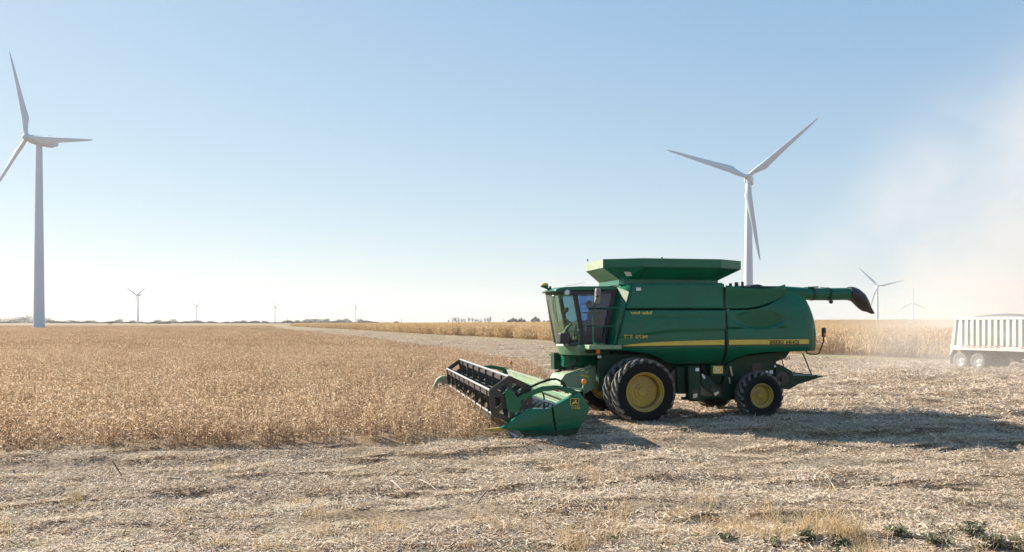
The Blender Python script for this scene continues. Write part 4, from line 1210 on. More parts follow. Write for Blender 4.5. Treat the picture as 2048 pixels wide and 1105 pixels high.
RF, RRW = 0.985, 0.76
def axle_wheel(v, R_, w_, Rr, nl, dd, hub, bolts, s, u=0.0):
    wl2 = wheel("wheel", (u, v, R_ - 0.045), R_, w_, Rr, nl, dd, hub, bolts, s); return wl2
uw = P(1288, 790, -2.5)[0]
fo = axle_wheel(-2.42, RF, 0.46, 0.575, 21, 0.26, 0.24, 10, -1, uw)
fi = axle_wheel(-1.60, RF, 0.46, 0.575, 21, 0.20, 0.24, 0, -1, uw)
fi2 = axle_wheel(1.60, RF, 0.46, 0.575, 21, 0.20, 0.24, 0, 1, uw)
fo2 = axle_wheel(2.42, RF, 0.46, 0.575, 21, 0.26, 0.24, 10, 1, uw)
r1 = axle_wheel(-1.72, RRW, 0.50, 0.375, 19, 0.16, 0.13, 8, -1, uR_)
r2 = axle_wheel(1.72, RRW, 0.50, 0.375, 19, 0.16, 0.13, 8, 1, uR_)
for o_, a_ in ((fo, 0.1), (fi, 0.22), (fi2, 0.3), (fo2, 0.0), (r1, 0.05), (r2, 0.2)): o_.rotation_euler = (0, a_, 0)

# ---- feeder house down to the header
uT = P(1185, 735, -0.75); 
fh = [P(1192, 733, -0.75), P(1180, 738, -0.75), P(1140, 748, -0.75), P(1128, 752, -0.75), P(1122, 760, -0.75), P(1118, 790, -0.75), P(1150, 800, -0.75), P(1192, 776, -0.75)]
m = MB(); m.prism(fh, -0.74, 0.74); fd = part(m, "feeder_house", 'green_dusty_lit', bevel=0.02)
m = MB(); m.bar(P3(1184, 732.5, -0.72), P3(1131, 750, -0.72), 0.05, 0.06); m.bar(P3(1131, 750, -0.72), P3(1122, 762, -0.72), 0.05, 0.05); m.bar((P(1184, 732.5, -0.72)[0], 0.72, P(1184, 732.5, -0.72)[1]), (P(1131, 750, -0.72)[0], 0.72, P(1131, 750, -0.72)[1]), 0.05, 0.06); part(m, "feeder_rail", 'green_dusty_lit', fd, bevel=0.01)
decal([(1161, 748.5), (1178.5, 752.5), (1178, 756.5), (1160.5, 752)], -0.747, 'yellow', "warning_plate", fd)
decal([(1170, 744), (1176, 742), (1177, 746), (1171, 747.5)], -0.747, 'yellow', "warning_plate", fd)
m = MB()
for k in range(4):
    m.tube([P3(1152 + k * 1.3, 716.5, -0.3 + 0.03 * k), P3(1153 + k * 1.1, 722, -0.32), P3(1150 - k * 2, 731, -0.4), P3(1141 - k * 3, 737 + k * 0.3, -0.45)], 0.014, 6)
m.tube([P3(1150, 717.5, -0.35), P3(1155, 716, -0.35)], 0.05, 8); part(m, "hydraulic_hose", 'black', fd)
V1, T1 = straw_patch(900, 1.5, 0.05, 0.22, 0.006, 0.014, 0.035, 0.3)     # chaff lying on the feeder house
top_a, top_b = P(1128, 751, 0), P(1180, 737, 0)
ff = (V1[..., 0] + 0.75) / 1.5
V1 = np.stack([top_a[0] + (top_b[0] - top_a[0]) * ff, V1[..., 1] * 0.85, top_a[1] + (top_b[1] - top_a[1]) * ff + V1[..., 2] + 0.05], -1)
o = bpy.data.objects.new("straw_litter", quad_mesh("feeder_chaff", V1, T1, litter_m)); col.objects.link(o)
o.location = (OX, OY, 0); o.rotation_euler = (0, 0, YAW)
tag(o, "loose chaff heaped on top of the feeder house behind the cutting header", kind='stuff')

# ---- header
VN, VF = -5.35, 5.35
hz_top = P(1160, 784, VN)[1]
uBk = P(1160, 784, VN)[0]
back_lo = 0.32
m = MB()
m.prism([(uBk - 0.06, hz_top), (uBk + 0.10, hz_top), (uBk + 0.10, hz_top - 0.14), (uBk + 0.02, hz_top - 0.16), (uBk - 0.04, back_lo), (uBk - 1.55, 0.10), (uBk - 1.62, 0.07), (uBk - 1.62, 0.03), (uBk + 0.0, 0.18), (uBk + 0.12, 0.4)], VN + 0.08, VF - 0.08)
hd = part(m, "cutting_header", 'dusty_lit_front', bevel=0.008)  # back sheet: sunlit paleness put into the dusty colour
m = MB()
for z_, w_ in ((0.98, 0.07), (0.72, 0.06)): m.box(uBk - 0.16, uBk - 0.02, VN + 0.1, VF - 0.1, z_ - w_, z_ + w_)
part(m, "back_beam", 'green_dusty_lit', hd, bevel=0.01)
m = MB(); m.lathe([(0.20, VN + 0.15), (0.20, VF - 0.15)], 20, (uBk - 0.48, 0, 0.50)); ag = part(m, "feed_auger", 'green', hd)
m = MB()
for side, v0, v1 in ((1, VN + 0.2, -0.7), (-1, VF - 0.2, 0.7)):
    n = 150; a_, b_ = [], []
    for k in range(n):
        t = k / (n - 1); an = side * t * 2 * math.pi * 8; v = v0 + (v1 - v0) * t
        a_.append((uBk - 0.48 + 0.2 * math.cos(an), v, 0.5 + 0.2 * math.sin(an))); b_.append((uBk - 0.48 + 0.31 * math.cos(an), v, 0.5 + 0.31 * math.sin(an)))
    m.loft([a_, b_], closed=False, caps=False)
part(m, "auger_flighting", 'steel', ag, solid=0.006, smooth=60)
m = MB(); m.box(uBk - 1.68, uBk - 1.56, VN + 0.1, VF - 0.1, 0.05, 0.085)
for q in np.arange(VN + 0.15, VF - 0.1, 0.076): m.add([(uBk - 1.66, q - 0.018, 0.06), (uBk - 1.66, q + 0.018, 0.06), (uBk - 1.79, q, 0.07), (uBk - 1.66, q, 0.085)], [(0, 1, 2), (0, 2, 3), (1, 3, 2), (0, 3, 1)])
part(m, "cutter_bar", 'steel', hd)
# end shields: a front and a rear moulding with a joint, the crop divider, the skid
front_sh = [(999, 858), (1017, 846.5), (1040, 827.5), (1052, 819), (1060, 817.5), (1099, 818), (1104.5, 814), (1107, 838), (1112, 864), (1097, 863.2), (1060, 862.5), (1039, 862.5)]
rear_sh = [(1105.5, 813), (1130, 799.5), (1157, 784.5), (1161, 785), (1166, 793), (1181, 818.5), (1161, 857), (1140, 860.5), (1113.5, 864), (1108.5, 838)]
skid = [(1039, 862), (1045, 868), (1051, 875.5), (1060, 877.5), (1100, 875.5), (1130, 872), (1153, 868), (1160, 857.5), (1112, 863)]
for s in (-1, 1):
    vb = s * 5.35; inn = s * 5.14
    o_ = lambda L: px_poly(L, VN)
    def shield(L, name, mat, bev=0.03):
        m = MB(); pl_ = o_(L); cu0 = sum(p[0] for p in pl_) / len(pl_); cz0 = sum(p[1] for p in pl_) / len(pl_)
        ring = lambda k, y: [(cu0 + (p[0] - cu0) * k, y, cz0 + (p[1] - cz0) * k) for p in pl_]
        m.loft([ring(1.0, inn), ring(1.0, vb - s * 0.04), ring(0.965, vb + s * 0.005), ring(0.7, vb + s * 0.03)])
        return part(m, name, mat, hd, smooth=30)
    shield(front_sh, "end_shield", 'green'); shield(rear_sh, "end_shield", 'green')
    m = MB(); m.prism(o_(skid), vb, inn); part(m, "skid_shoe", 'green_dark', hd, bevel=0.01)
    m = MB(); a = P(967, 861, VN); pts_d = [P(967, 861.5, VN), P(985, 858.3, VN), P(1000, 856.5, VN), P(1014, 859.5, VN), P(1014, 862.5, VN), P(985, 865.5, VN)]
    m.prism(pts_d, [vb - s * 0.12, vb - s * 0.06, vb - s * 0.02, vb, vb, vb - s * 0.06], [vb - s * 0.14, vb - s * 0.18, vb - s * 0.2, vb - s * 0.2, vb - s * 0.2, vb - s * 0.18]); part(m, "crop_divider", 'yellow_dusty', hd)
    m = MB(); m.bar((P(1110, 844, VN)[0], vb + s * 0.03, P(1110, 844, VN)[1]), (P(1166, 832, VN)[0], vb + s * 0.03, P(1166, 832, VN)[1]), 0.03, 0.035); part(m, "shield_crease", 'green', hd, bevel=0.01)
# emblem: black badge with a yellow edge and a leaping stag, number below, both mirrored
def badge(k, off, name, mat):
    c = P(1149, 804.5, VN - 0.04); rr = rounded([(-0.112 * k, -0.095 * k), (0.112 * k, -0.095 * k), (0.118 * k, 0.095 * k), (-0.118 * k, 0.095 * k)], 0.035 * k)
    m = MB(); m.loft([[(c[0] + p[0], VN - 0.045, c[1] + p[1]) for p in rr], [(c[0] + p[0], VN - 0.045 - off, c[1] + p[1]) for p in rr]]); return part(m, name, mat, hd, smooth=0)
badge(1.0, 0.004, "badge_edge", 'yellow'); badge(0.88, 0.008, "badge", 'decal_black')
stag = [(-.072, -.05), (-.06, -.062), (-.03, -.04), (.0, -.033), (.03, -.03), (.06, -.045), (.078, -.05), (.07, -.035), (.085, -.02), (.07, -.012), (.045, -.008), (.035, .015), (.052, .028), (.045, .04), (.028, .038), (.034, .062), (.02, .068), (.014, .045), (.0, .066), (-.012, .06), (.004, .04), (.008, .015), (-.03, .008), (-.055, -.005), (-.06, -.025)]
c = P(1149, 804.5, VN - 0.04)
m = MB(); m.prism([(c[0] + a, c[1] + b) for a, b in stag], VN - 0.058, VN - 0.054); part(m, "stag_mark", 'yellow', hd, smooth=0)
lettering("635 F", 1160, 1143, 818.3, 0.062, 'yellow', "lettering", hd, lambda u, z: VN - 0.038, shear=-0.2, bold=0.035, v_ref=VN - 0.04)
sn = [P(860, 786, 5.3), P(866, 772, 5.3), P(874, 758, 5.3), P(882, 752.5, 5.3), P(892, 752, 5.3), P(900, 757, 5.3), P(904, 790, 5.3)]
m = MB(); m.prism(sn, [5.30, 5.26, 5.18, 5.15, 5.15, 5.15, 5.2], [5.34, 5.38, 5.5, 5.52, 5.52, 5.52, 5.5]); part(m, "divider_snout", 'dusty_lit_front', hd, bevel=0.02)
# reel: hexagonal end plates, bats, inner spiders, tines, centre tube
rc = P(1022, 800.5, -5.1); RR_ = 0.60
hexv = lambda r, ph: [(rc[0] + r * math.cos(R(ph + 60 * k)), rc[1] + r * math.sin(R(ph + 60 * k))) for k in range(6)]
PH = 35
def plate(v, th, name):
    out = []; hx = hexv(RR_ * 1.06, PH)
    out = rounded(hx, 0.07, 4)
    m = MB(); n = len(out)
    # plate with six windows: an outer band, an inner hub and six wide spokes
    band_in = rounded(hexv(RR_ * 0.80, PH), 0.07, 4); hub_out = [(rc[0] + 0.26 * math.cos(R(PH + 360 * k / n)), rc[1] + 0.26 * math.sin(R(PH + 360 * k / n))) for k in range(n)]
    def annulus(A, B):
        m.loft([[(p[0], v, p[1]) for p in A], [(p[0], v, p[1]) for p in B], [(p[0], v + th, p[1]) for p in B], [(p[0], v + th, p[1]) for p in A], [(p[0], v, p[1]) for p in A]], True, False)
    annulus(out, band_in)
    m.lathe([(0.27, v), (0.27, v + th)], 24, (rc[0], 0, rc[1]))
    for k in range(6):
        a = R(PH + 60 * k); d = (math.cos(a), math.sin(a)); t = (-d[1], d[0])
        q = [(rc[0] + d[0] * r + t[0] * w2, rc[1] + d[1] * r + t[1] * w2) for r, w2 in ((0.2, -0.05), (RR_ * 0.95, -0.08), (RR_ * 0.95, 0.08), (0.2, 0.05))]
        m.prism(q, v + 0.002, v + th - 0.002)
    return part(m, name, 'black', hd, smooth=0)
plate(-5.12, 0.025, "reel_end_plate"); plate(5.08, 0.025, "reel_end_plate")
m = MB(); m.lathe([(0.11, -5.0), (0.11, 5.0)], 16, (rc[0], 0, rc[1])); part(m, "reel_tube", 'black', hd)
sp_v = np.linspace(-4.1, 4.1, 7)
for k in range(6):
    a = R(PH + 60 * k); d = Vector((math.cos(a), 0, math.sin(a))); c = Vector((rc[0], 0, rc[1])) + d * RR_
    m = MB(); m.tube([(c.x, -5.08, c.z), (c.x, 5.08, c.z)], 0.036, 10); bt = part(m, "reel_bat", 'steel', hd)
    m = MB(); m.box(c.x - 0.012, c.x + 0.012, -5.0, 5.0, c.z - 0.16, c.z - 0.05); part(m, "bat_board", 'black', bt)
    m = MB()
    for q in np.arange(-4.95, 5.0, 0.155):
        m.tube([(c.x, q, c.z - 0.03), (c.x + 0.015, q, c.z - 0.17), (c.x + 0.05, q, c.z - 0.30)], 0.006, 4)
    part(m, "reel_tines", 'black', bt)
for q in sp_v:
    m = MB()
    for k in range(6):
        a = R(PH + 60 * k); d = (math.cos(a), math.sin(a)); t = (-d[1], d[0])
        m.prism([(rc[0] + d[0] * r + t[0] * w2, rc[1] + d[1] * r + t[1] * w2) for r, w2 in ((0.05, -0.09), (RR_ * 0.97, -0.06), (RR_ * 0.97, 0.06), (0.05, 0.09))], q - 0.012 + 0.0003 * k, q + 0.012 + 0.0003 * k)
    sp_ = part(m, "reel_spider", 'black', hd, smooth=0)
    m = MB(); a = R(PH + 120); d = Vector((math.cos(a), 0, math.sin(a))); c = Vector((rc[0], q, rc[1])) + d * 0.30
    m.add([tuple(c + Vector(p)) for p in ((-0.14, -0.25, -0.10), (0.10, -0.25, -0.02), (0.16, 0.10, 0.02), (0.10, 0.28, 0.0), (-0.14, 0.22, -0.08), (-0.18, -0.05, -0.11))] + [tuple(c + Vector(p) - Vector((0, 0, 0.02))) for p in ((-0.14, -0.25, -0.10), (0.10, -0.25, -0.02), (0.16, 0.10, 0.02), (0.10, 0.28, 0.0), (-0.14, 0.22, -0.08), (-0.18, -0.05, -0.11))],
          [(0, 1, 2, 3, 4, 5), (11, 10, 9, 8, 7, 6)] + [(i, (i + 1) % 6, (i + 1) % 6 + 6, i + 6) for i in range(6)])
    part(m, "spider_pad", 'silver', hd, smooth=0)
# long lifter arms under the front bat
for q in np.linspace(-4.7, 4.7, 9):
    m = MB()
    a, b = R(PH + 120), R(PH + 180)
    A = Vector((rc[0] + RR_ * math.cos(a), q, rc[1] + RR_ * math.sin(a))); B = Vector((rc[0] + RR_ * math.cos(b), q, rc[1] + RR_ * math.sin(b)))
    m.bar(A, A.lerp(B, 1.1), 0.02, 0.09)
    part(m, "lifter_arm", 'black', hd)
# reel drive cover (teardrop) on the near end, reel arms, hoses, marker lamps
ctr = []
A, B = P(1017.5, 784.5, -5.25), P(1027, 810, -5.25); ra_, rb_ = 0.085, 0.195
for k in range(13): t = R(20 + 160 * k / 12 + 0); ctr.append((A[0] + ra_ * math.cos(t), A[1] + ra_ * math.sin(t)))
for k in range(17): t = R(186 + 200 * k / 16); ctr.append((B[0] + rb_ * math.cos(t), B[1] + rb_ * math.sin(t)))
m = MB(); m.prism(ctr, -5.30, -5.18); part(m, "reel_drive_cover", 'green', hd, bevel=0.015, smooth=30)
for s in (-1, 1):
    v = s * 5.22
    pa = [P(x, y, -5.22) for x, y in ((1158, 790), (1140, 781), (1112, 776), (1085, 778), (1060, 788), (1030, 802))]
    m = MB()
    for a, b in zip(pa, pa[1:]): m.bar((a[0], v, a[1]), (b[0] - 0.01, v, b[1]), 0.09, 0.13)
    ra2 = part(m, "reel_arm", 'green', hd, bevel=0.01)
    m = MB(); a, b = P(1128, 822, -5.1), P(1066, 795, -5.1); m.tube([(a[0], s * 5.08, a[1] + 0.1), (b[0], s * 5.08, b[1])], 0.035, 10); part(m, "lift_cylinder", 'steel', ra2)
m = MB()
for dx, dv in ((0, 0), (2, 0.05), (-3, -0.06)):
    m.tube([P3(1030 + dx, 796, -5.15 + dv), P3(1052 + dx, 779, -5.15 + dv), P3(1078 + dx, 767, -5.12 + dv), P3(1100 + dx, 759.5 + dx * .3, -5.1 + dv), P3(1114 + dx, 758.5 + dx * .3, -5.1 + dv), P3(1126 + dx, 765, -5.1 + dv), P3(1132 + dx, 776, -5.1 + dv), P3(1134 + dx, 787, -5.1 + dv)], 0.018, 8)
m.tube([P3(1034, 800, -5.2), P3(1060, 790, -5.18), P3(1095, 779, -5.15), P3(1128, 775, -5.1), P3(1140, 782, -5.1)], 0.015, 8)
m.tube([P3(1088, 815, -5.05), P3(1089, 800, -5.05), P3(1086, 786, -5.05)], 0.022, 8); m.tube([P3(1096, 817, -5.05), P3(1097, 806, -5.05), P3(1091, 802, -5.05)], 0.016, 8)
part(m, "hydraulic_hose", 'rubber', hd, smooth=60)
for s in (-1, 1):
    br = [P(x, y, -5.2) for x, y in ((1136, 788), (1138, 780), (1143, 777), (1160, 779.5), (1166, 777), (1167.5, 769))]
    m = MB(); m.tube([(a, s * 5.2, b) for a, b in br], 0.02, 8); lb = part(m, "lamp_bracket", 'green_dusty_lit', hd, smooth=60)
    a, b = P(1168, 763.8, -5.2); lamp((a, s * 5.2, b), 0.072, 'amber', "marker_lamp", lb, (0.9, 0.7, 1.1))
decal([(1109, 779), (1117, 781), (1117, 784.5), (1109, 782.5)], -5.275, 'red', "safety_sign", hd)
decal([(1117.2, 781), (1121, 782), (1121, 785.5), (1117.2, 784.5)], -5.275, 'decal_white', "safety_sign", hd)

# ================================================================== DRIVER
def skin_body(name, verts, edges, radii, root, mat, parent=None, sub=1):
    me = bpy.data.meshes.new(name); me.from_pydata(verts, edges, []); me.materials.append(mat)
    o = bpy.data.objects.new(name, me); col.objects.link(o)
    if parent: o.parent = parent
    sk = o.modifiers.new('skin', 'SKIN'); sk.use_smooth_shade = True
    layer = me.skin_vertices[0] if len(me.skin_vertices) else None
    if layer is None:
        bpy.context.view_layer.objects.active = o
        import bmesh
        bm = bmesh.new(); bm.from_mesh(me); bm.verts.layers.skin.verify(); bm.to_mesh(me); bm.free(); layer = me.skin_vertices[0]
    for i, r in enumerate(radii):
        r = r if isinstance(r, tuple) else (r, r)
        layer.data[i].radius = r; layer.data[i].use_root = (i == root)
    s = o.modifiers.new('sub', 'SUBSURF'); s.levels = s.render_levels = sub
    return o
px_, py_ = to_world(su, 0.0)
seat_z = sz + 0.09
drv = empty("person", (px_, py_, seat_z), YAW)
tag(drv, "driver in blue jacket and dark cap sitting in the combine cab", "person")
# the figure looks towards -x (the direction of travel)
bv = [(0.02, 0, 0.10), (0.05, 0, 0.30), (0.03, 0, 0.48), (0.0, 0, 0.57), (-0.02, 0, 0.64), (-0.03, 0, 0.70), (-0.045, 0, 0.78)]
br_ = [(0.17, 0.13), (0.16, 0.12), (0.17, 0.12), 0.07, 0.055, 0.075, 0.10]
be = [(i, i + 1) for i in range(6)]
def limb(pts, rs, att):
    b = len(bv); bv.extend(pts); br_.extend(rs); be.append((att, b)); be.extend((b + i, b + i + 1) for i in range(len(pts) - 1))
    return b + len(pts) - 1
for s in (-1, 1):
    limb([(0.0, s * 0.10, 0.09), (-0.42, s * 0.13, 0.10), (-0.50, s * 0.13, -0.30), (-0.58, s * 0.13, -0.36)], [0.09, 0.07, 0.05, 0.04], 0)
    hnd = limb([(0.03, s * 0.19, 0.47), (-0.02, s * 0.25, 0.22), (-0.30, s * 0.18, 0.24), (-0.38, s * 0.17, 0.26)], [0.065, 0.05, 0.038, 0.030], 2)
    for k in range(4):
        limb([(-0.42, s * (0.14 + 0.02 * k), 0.275), (-0.455, s * (0.14 + 0.02 * k), 0.265 - 0.004 * k), (-0.465, s * (0.14 + 0.02 * k), 0.235)], [0.0095, 0.009, 0.008], hnd)
    limb([(-0.40, s * 0.125, 0.25), (-0.43, s * 0.12, 0.235)], [0.010, 0.009], hnd)
body = skin_body("body", bv, be, br_, 0, M['skin'], drv)
hm = MB(); hm.ball((-0.045, 0, 0.77), 0.10, 0.078, 0.125, 16, 11); hm.ball((-0.145, 0, 0.765), 0.02, 0.014, 0.026, 8, 6)
for s in (-1, 1): hm.ball((-0.03, s * 0.08, 0.76), 0.02, 0.01, 0.032, 8, 6)
part(hm, "head", 'skin', drv, smooth=60)
m = MB()
for s in (-1, 1): m.ball((-0.128, s * 0.032, 0.79), 0.010, 0.014, 0.008, 8, 6)
part(m, "eyes", 'decal_black', drv); m = MB(); m.ball((-0.132, 0, 0.715), 0.008, 0.026, 0.006, 8, 5); part(m, "mouth", 'red', drv)
m = MB(); m.lathe([(0.108, 0.0), (0.106, 0.03), (0.085, 0.075), (0.04, 0.10), (0.0, 0.105)], 20, (-0.04, 0, 0.815), 'z'); m.prism([(-0.13, 0.815), (-0.23, 0.80), (-0.23, 0.808), (-0.13, 0.83)], -0.07, 0.07)
part(m, "cap", 'cap', drv, smooth=50)
jv = [(0.03, 0, 0.06), (0.055, 0, 0.30), (0.03, 0, 0.49), (0.0, 0, 0.575)]; jr = [(0.20, 0.16), (0.19, 0.145), (0.195, 0.14), 0.085]; je = [(0, 1), (1, 2), (2, 3)]
for s in (-1, 1):
    b = len(jv); jv += [(0.03, s * 0.20, 0.475), (-0.02, s * 0.26, 0.22), (-0.29, s * 0.185, 0.24)]; jr += [0.082, 0.066, 0.05]; je += [(2, b), (b, b + 1), (b + 1, b + 2)]
skin_body("jacket", jv, je, jr, 0, M['jacket'], drv)
tv = [(0.02, 0, 0.08)]; tr_ = [(0.17, 0.10)]; te = []
for s in (-1, 1):
    b = len(tv); tv += [(0.0, s * 0.10, 0.085), (-0.42, s * 0.13, 0.10), (-0.50, s * 0.13, -0.28)]; tr_ += [0.10, 0.082, 0.062]; te += [(0, b), (b, b + 1), (b + 1, b + 2)]
skin_body("trousers", tv, te, tr_, 0, M['denim'], drv)

# ================================================================== WIND TURBINES
def blade_mesh():
    L = 37.0; rings = []
    for t in (0.0, 0.03, 0.08, 0.14, 0.2, 0.3, 0.42, 0.55, 0.68, 0.8, 0.9, 0.96, 1.0):
        r = 0.6 + L * t
        ch = float(np.interp(t, [0, 0.05, 0.2, 0.45, 0.75, 0.95, 1], [1.7, 1.7, 3.3, 2.3, 1.4, 0.8, 0.25]))
        th = float(np.interp(t, [0, 0.05, 0.2, 0.5, 1], [1.0, 0.95, 0.32, 0.2, 0.12])) * ch * 0.85
        tw = R(float(np.interp(t, [0, 0.2, 0.6, 1], [16, 13, 5, 1]))); sh = float(np.interp(t, [0, 0.06, 0.2, 1], [0, 0, 0.28, 0.22])) * ch
        bend = -1.3 * t * t
        ring = []
        for k in range(14):
            a = 2 * math.pi * k / 14; x = math.cos(a) * ch / 2 + sh; y = math.sin(a) * th / 2 * (1 - 0.35 * math.cos(a) * min(1, t * 6))
            ring.append((x * math.cos(tw) - y * math.sin(tw), x * math.sin(tw) + y * math.cos(tw) + bend, r))
        rings.append(ring)
    m = MB(); m.loft(rings); return m
def make_turbine(x, y, hub_z, base_z, th, label, yaw=-20.0, scale=1.0, cat="wind turbine", turn=(0, 120, 240)):
    t = empty("wind_turbine", (x, y, base_z), R(yaw)); tag(t, label, cat, "white wind turbines")
    h = (hub_z - base_z) / scale; t.scale = (scale,) * 3
    m = MB(); m.lathe([(2.35, -0.5), (2.3, 0.0), (2.15, h * 0.12), (1.28, h - 1.9)], 40, (0, 0, 0), 'z'); part(m, "tower", 'tower_white', t, smooth=60)
    m = MB(); m.lathe([(2.5, 0.0), (2.5, 0.35), (2.36, 0.4)], 40, (0, 0, 0), 'z', close=False); part(m, "base_collar", 'grey', t)
    # nacelle: long rounded housing, a little narrower at the nose
    rings = []
    for q, hw, lo, hi in ((-5.0, 1.15, -1.35, 1.25), (-3.0, 1.6, -1.85, 1.65), (1.5, 1.75, -2.0, 1.8), (6.4, 1.7, -1.9, 1.75), (8.2, 1.55, -1.2, 1.65), (8.7, 1.3, -0.8, 1.45)):
        sq = rounded([(-hw, lo), (hw, lo), (hw, hi), (-hw, hi)], 0.55, 5); rings.append([(p[0], q, h + p[1]) for p in sq])
    m = MB(); m.loft(rings); nac = part(m, "nacelle", 'tower_white', t, smooth=50)
    m = MB(); m.tube([(0.5, 5.0, h + 1.7), (0.5, 5.0, h + 2.9)], 0.06, 6); m.box(0.2, 0.8, 4.9, 5.1, h + 2.8, h + 2.95); part(m, "wind_vane", 'grey', nac)
    m = MB(); m.lathe([(0.0, -8.1), (0.45, -7.9), (1.0, -7.2), (1.4, -6.3), (1.5, -5.6), (1.45, -5.05), (0.0, -5.05)], 24, (0, 0, h)); part(m, "spinner", 'tower_white', t, smooth=60)
    for k in range(3):
        b = part(BLADE, "blade", 'tower_white', t, smooth=60) if not make_turbine.me else bpy.data.objects.new("blade", make_turbine.me)
        if not make_turbine.me: make_turbine.me = b.data
        elif b.name not in col.objects: col.objects.link(b); b.parent = t
        b.location = (0, -5.9, h); b.rotation_euler = (0, R(th + turn[k]), 0)
    return t
make_turbine.me = None
BLADE = blade_mesh()
def turbine_at(px, hub_py, rpx, th, label, base_z=0.0, yaw=-20.0, turn=(0, 120, 240)):
    d = 37.6 * F / rpx
    make_turbine((px - CX) / F * d, d, CAMH + (HY - hub_py) / F * d, base_z, th, label, yaw, turn=turn)
turbine_at(78, 281, 176, -13, "nearest and tallest wind turbine, standing in the soybean field", turn=(0, 109, 233))
turbine_at(1497, 358, 168, 51.5, "large wind turbine rising right behind the grain tank of the combine")
turbine_at(276, 590.5, 30.5, 60, "small wind turbine beside the round green tree, right of the nearest tower")
turbine_at(393.5, 612.5, 18, 64, "tiny wind turbine with two raised blades, far left horizon, beyond the small one")
turbine_at(550, 614, 18, -8, "tiny wind turbine with one blade straight up, left of a lone thin pole")
turbine_at(711.5, 615, 17, 9, "tiny wind turbine at the right end of the bushy far wood")
turbine_at(1101, 620.5, 17, -14, "faint wind turbine above the dark wood, close in front of the cab")
turbine_at(1754.5, 573, 51, -43, "pale wind turbine in the dust just right of the auger spout")
turbine_at(1826, 605.5, 30, 0, "faintest wind turbine, dissolved in dust between the auger spout and the trailer")

# ================================================================== FAR TREES AND POLES
twig_m = straw_mat("bare_twigs", [(0.0, (0.035, 0.03, 0.03)), (0.5, (0.075, 0.062, 0.055)), (1.0, (0.14, 0.11, 0.085))], 0.15, 0.9, 0.3)
leaf_m = straw_mat("dull_green_leaves", [(0.0, (0.03, 0.045, 0.018)), (0.5, (0.06, 0.085, 0.03)), (1.0, (0.12, 0.14, 0.05))], 0.3, 0.8, 0.3)
bark_m = paint("bark", (0.05, 0.042, 0.036), (0.035, 0.03, 0.026), 0.9, 0.0, 1.0)
def crown_quads(h, r, n, lo=0.3, size=0.55, twiggy=True):
    """leaf and twig faces in a few uneven clumps"""
    nc = 9; cc = np.stack([rng.normal(0, r * 0.42, nc), rng.normal(0, r * 0.42, nc), rng.uniform(h * (lo + 0.1), h * 0.92, nc)], 1)
    w_ = rng.integers(0, nc, n); g = rng.normal(0, 1, (n, 3)) * np.array([r * 0.28, r * 0.28, h * 0.09])
    c = cc[w_] + g
    d = rng.normal(0, 1, (n, 3)); d[:, 2] += 0.9 if twiggy else 0; d /= np.linalg.norm(d, axis=1, keepdims=True)
    L = rng.uniform(0.5, 1.4, n) * size * (2.0 if twiggy else 1.0)
    return ribbons(c - d * L[:, None] / 2, c + d * L[:, None] / 2, size * (0.22 if twiggy else 0.8), size * (0.14 if twiggy else 0.7)), rng.random(n)
def make_tree(name, x, y, h, r, leafy, label, cat, group=None, n=420):
    t = empty(name, (x, y, float(H(x, y)) - 0.1)); tag(t, label, cat, group)
    m = MB(); m.tube([(0, 0, 0), (0.1, 0, h * 0.3), (-0.1, 0.1, h * 0.6), (0.1, 0.0, h * 0.9)], [h * 0.022, h * 0.017, h * 0.011, h * 0.004], 6)
    for k in range(7):
        a = random.uniform(0, 6.28); z0 = h * random.uniform(0.25, 0.6); L = r * random.uniform(0.6, 1.0)
        m.tube([(0, 0, z0), (math.cos(a) * L * 0.5, math.sin(a) * L * 0.5, z0 + h * 0.14), (math.cos(a) * L * 0.85, math.sin(a) * L * 0.85, z0 + h * 0.33)], [h * 0.010, h * 0.007, h * 0.003], 5)
    m.build("trunk", bark_m, t)
    V, T = crown_quads(h, r, n, 0.25, h * 0.055, not leafy)
    c = bpy.data.objects.new("crown", quad_mesh("crown", V, T, leaf_m if leafy else twig_m)); col.objects.link(c); c.parent = t
    return t
def at_horizon(px, d): return (px - CX) / F * d
# the separate clump of bare trees in the middle of the horizon: trees one can tell apart
dC = 1150
for (px, hp, rp) in ((897, 8.5, 2.5), (905, 11.5, 4), (911, 12, 4), (918, 12, 4), (925, 10.5, 4), (931, 9.5, 3.5), (938, 11, 4), (945, 11, 4), (951, 10.5, 3.5), (957, 8, 3.5), (963, 10, 3.5), (970, 10.5, 4), (976, 12, 4), (981, 12.5, 3.5)):
    s = dC / F; make_tree("bare_tree", at_horizon(px, dC), dC + random.uniform(-15, 15), hp * s * 1.25, rp * s, False, "bare dark tree in the separate clump of trees at the middle of the horizon", "tree", "bare trees in the middle clump", 260)
dG = 900
make_tree("bushy_tree", at_horizon(221, dG), dG, 8.2 * dG / F * 0.9, 8.5 * dG / F * 0.8, True, "round green bushy tree on the horizon, left of the small wind turbine", "tree", None, 700)
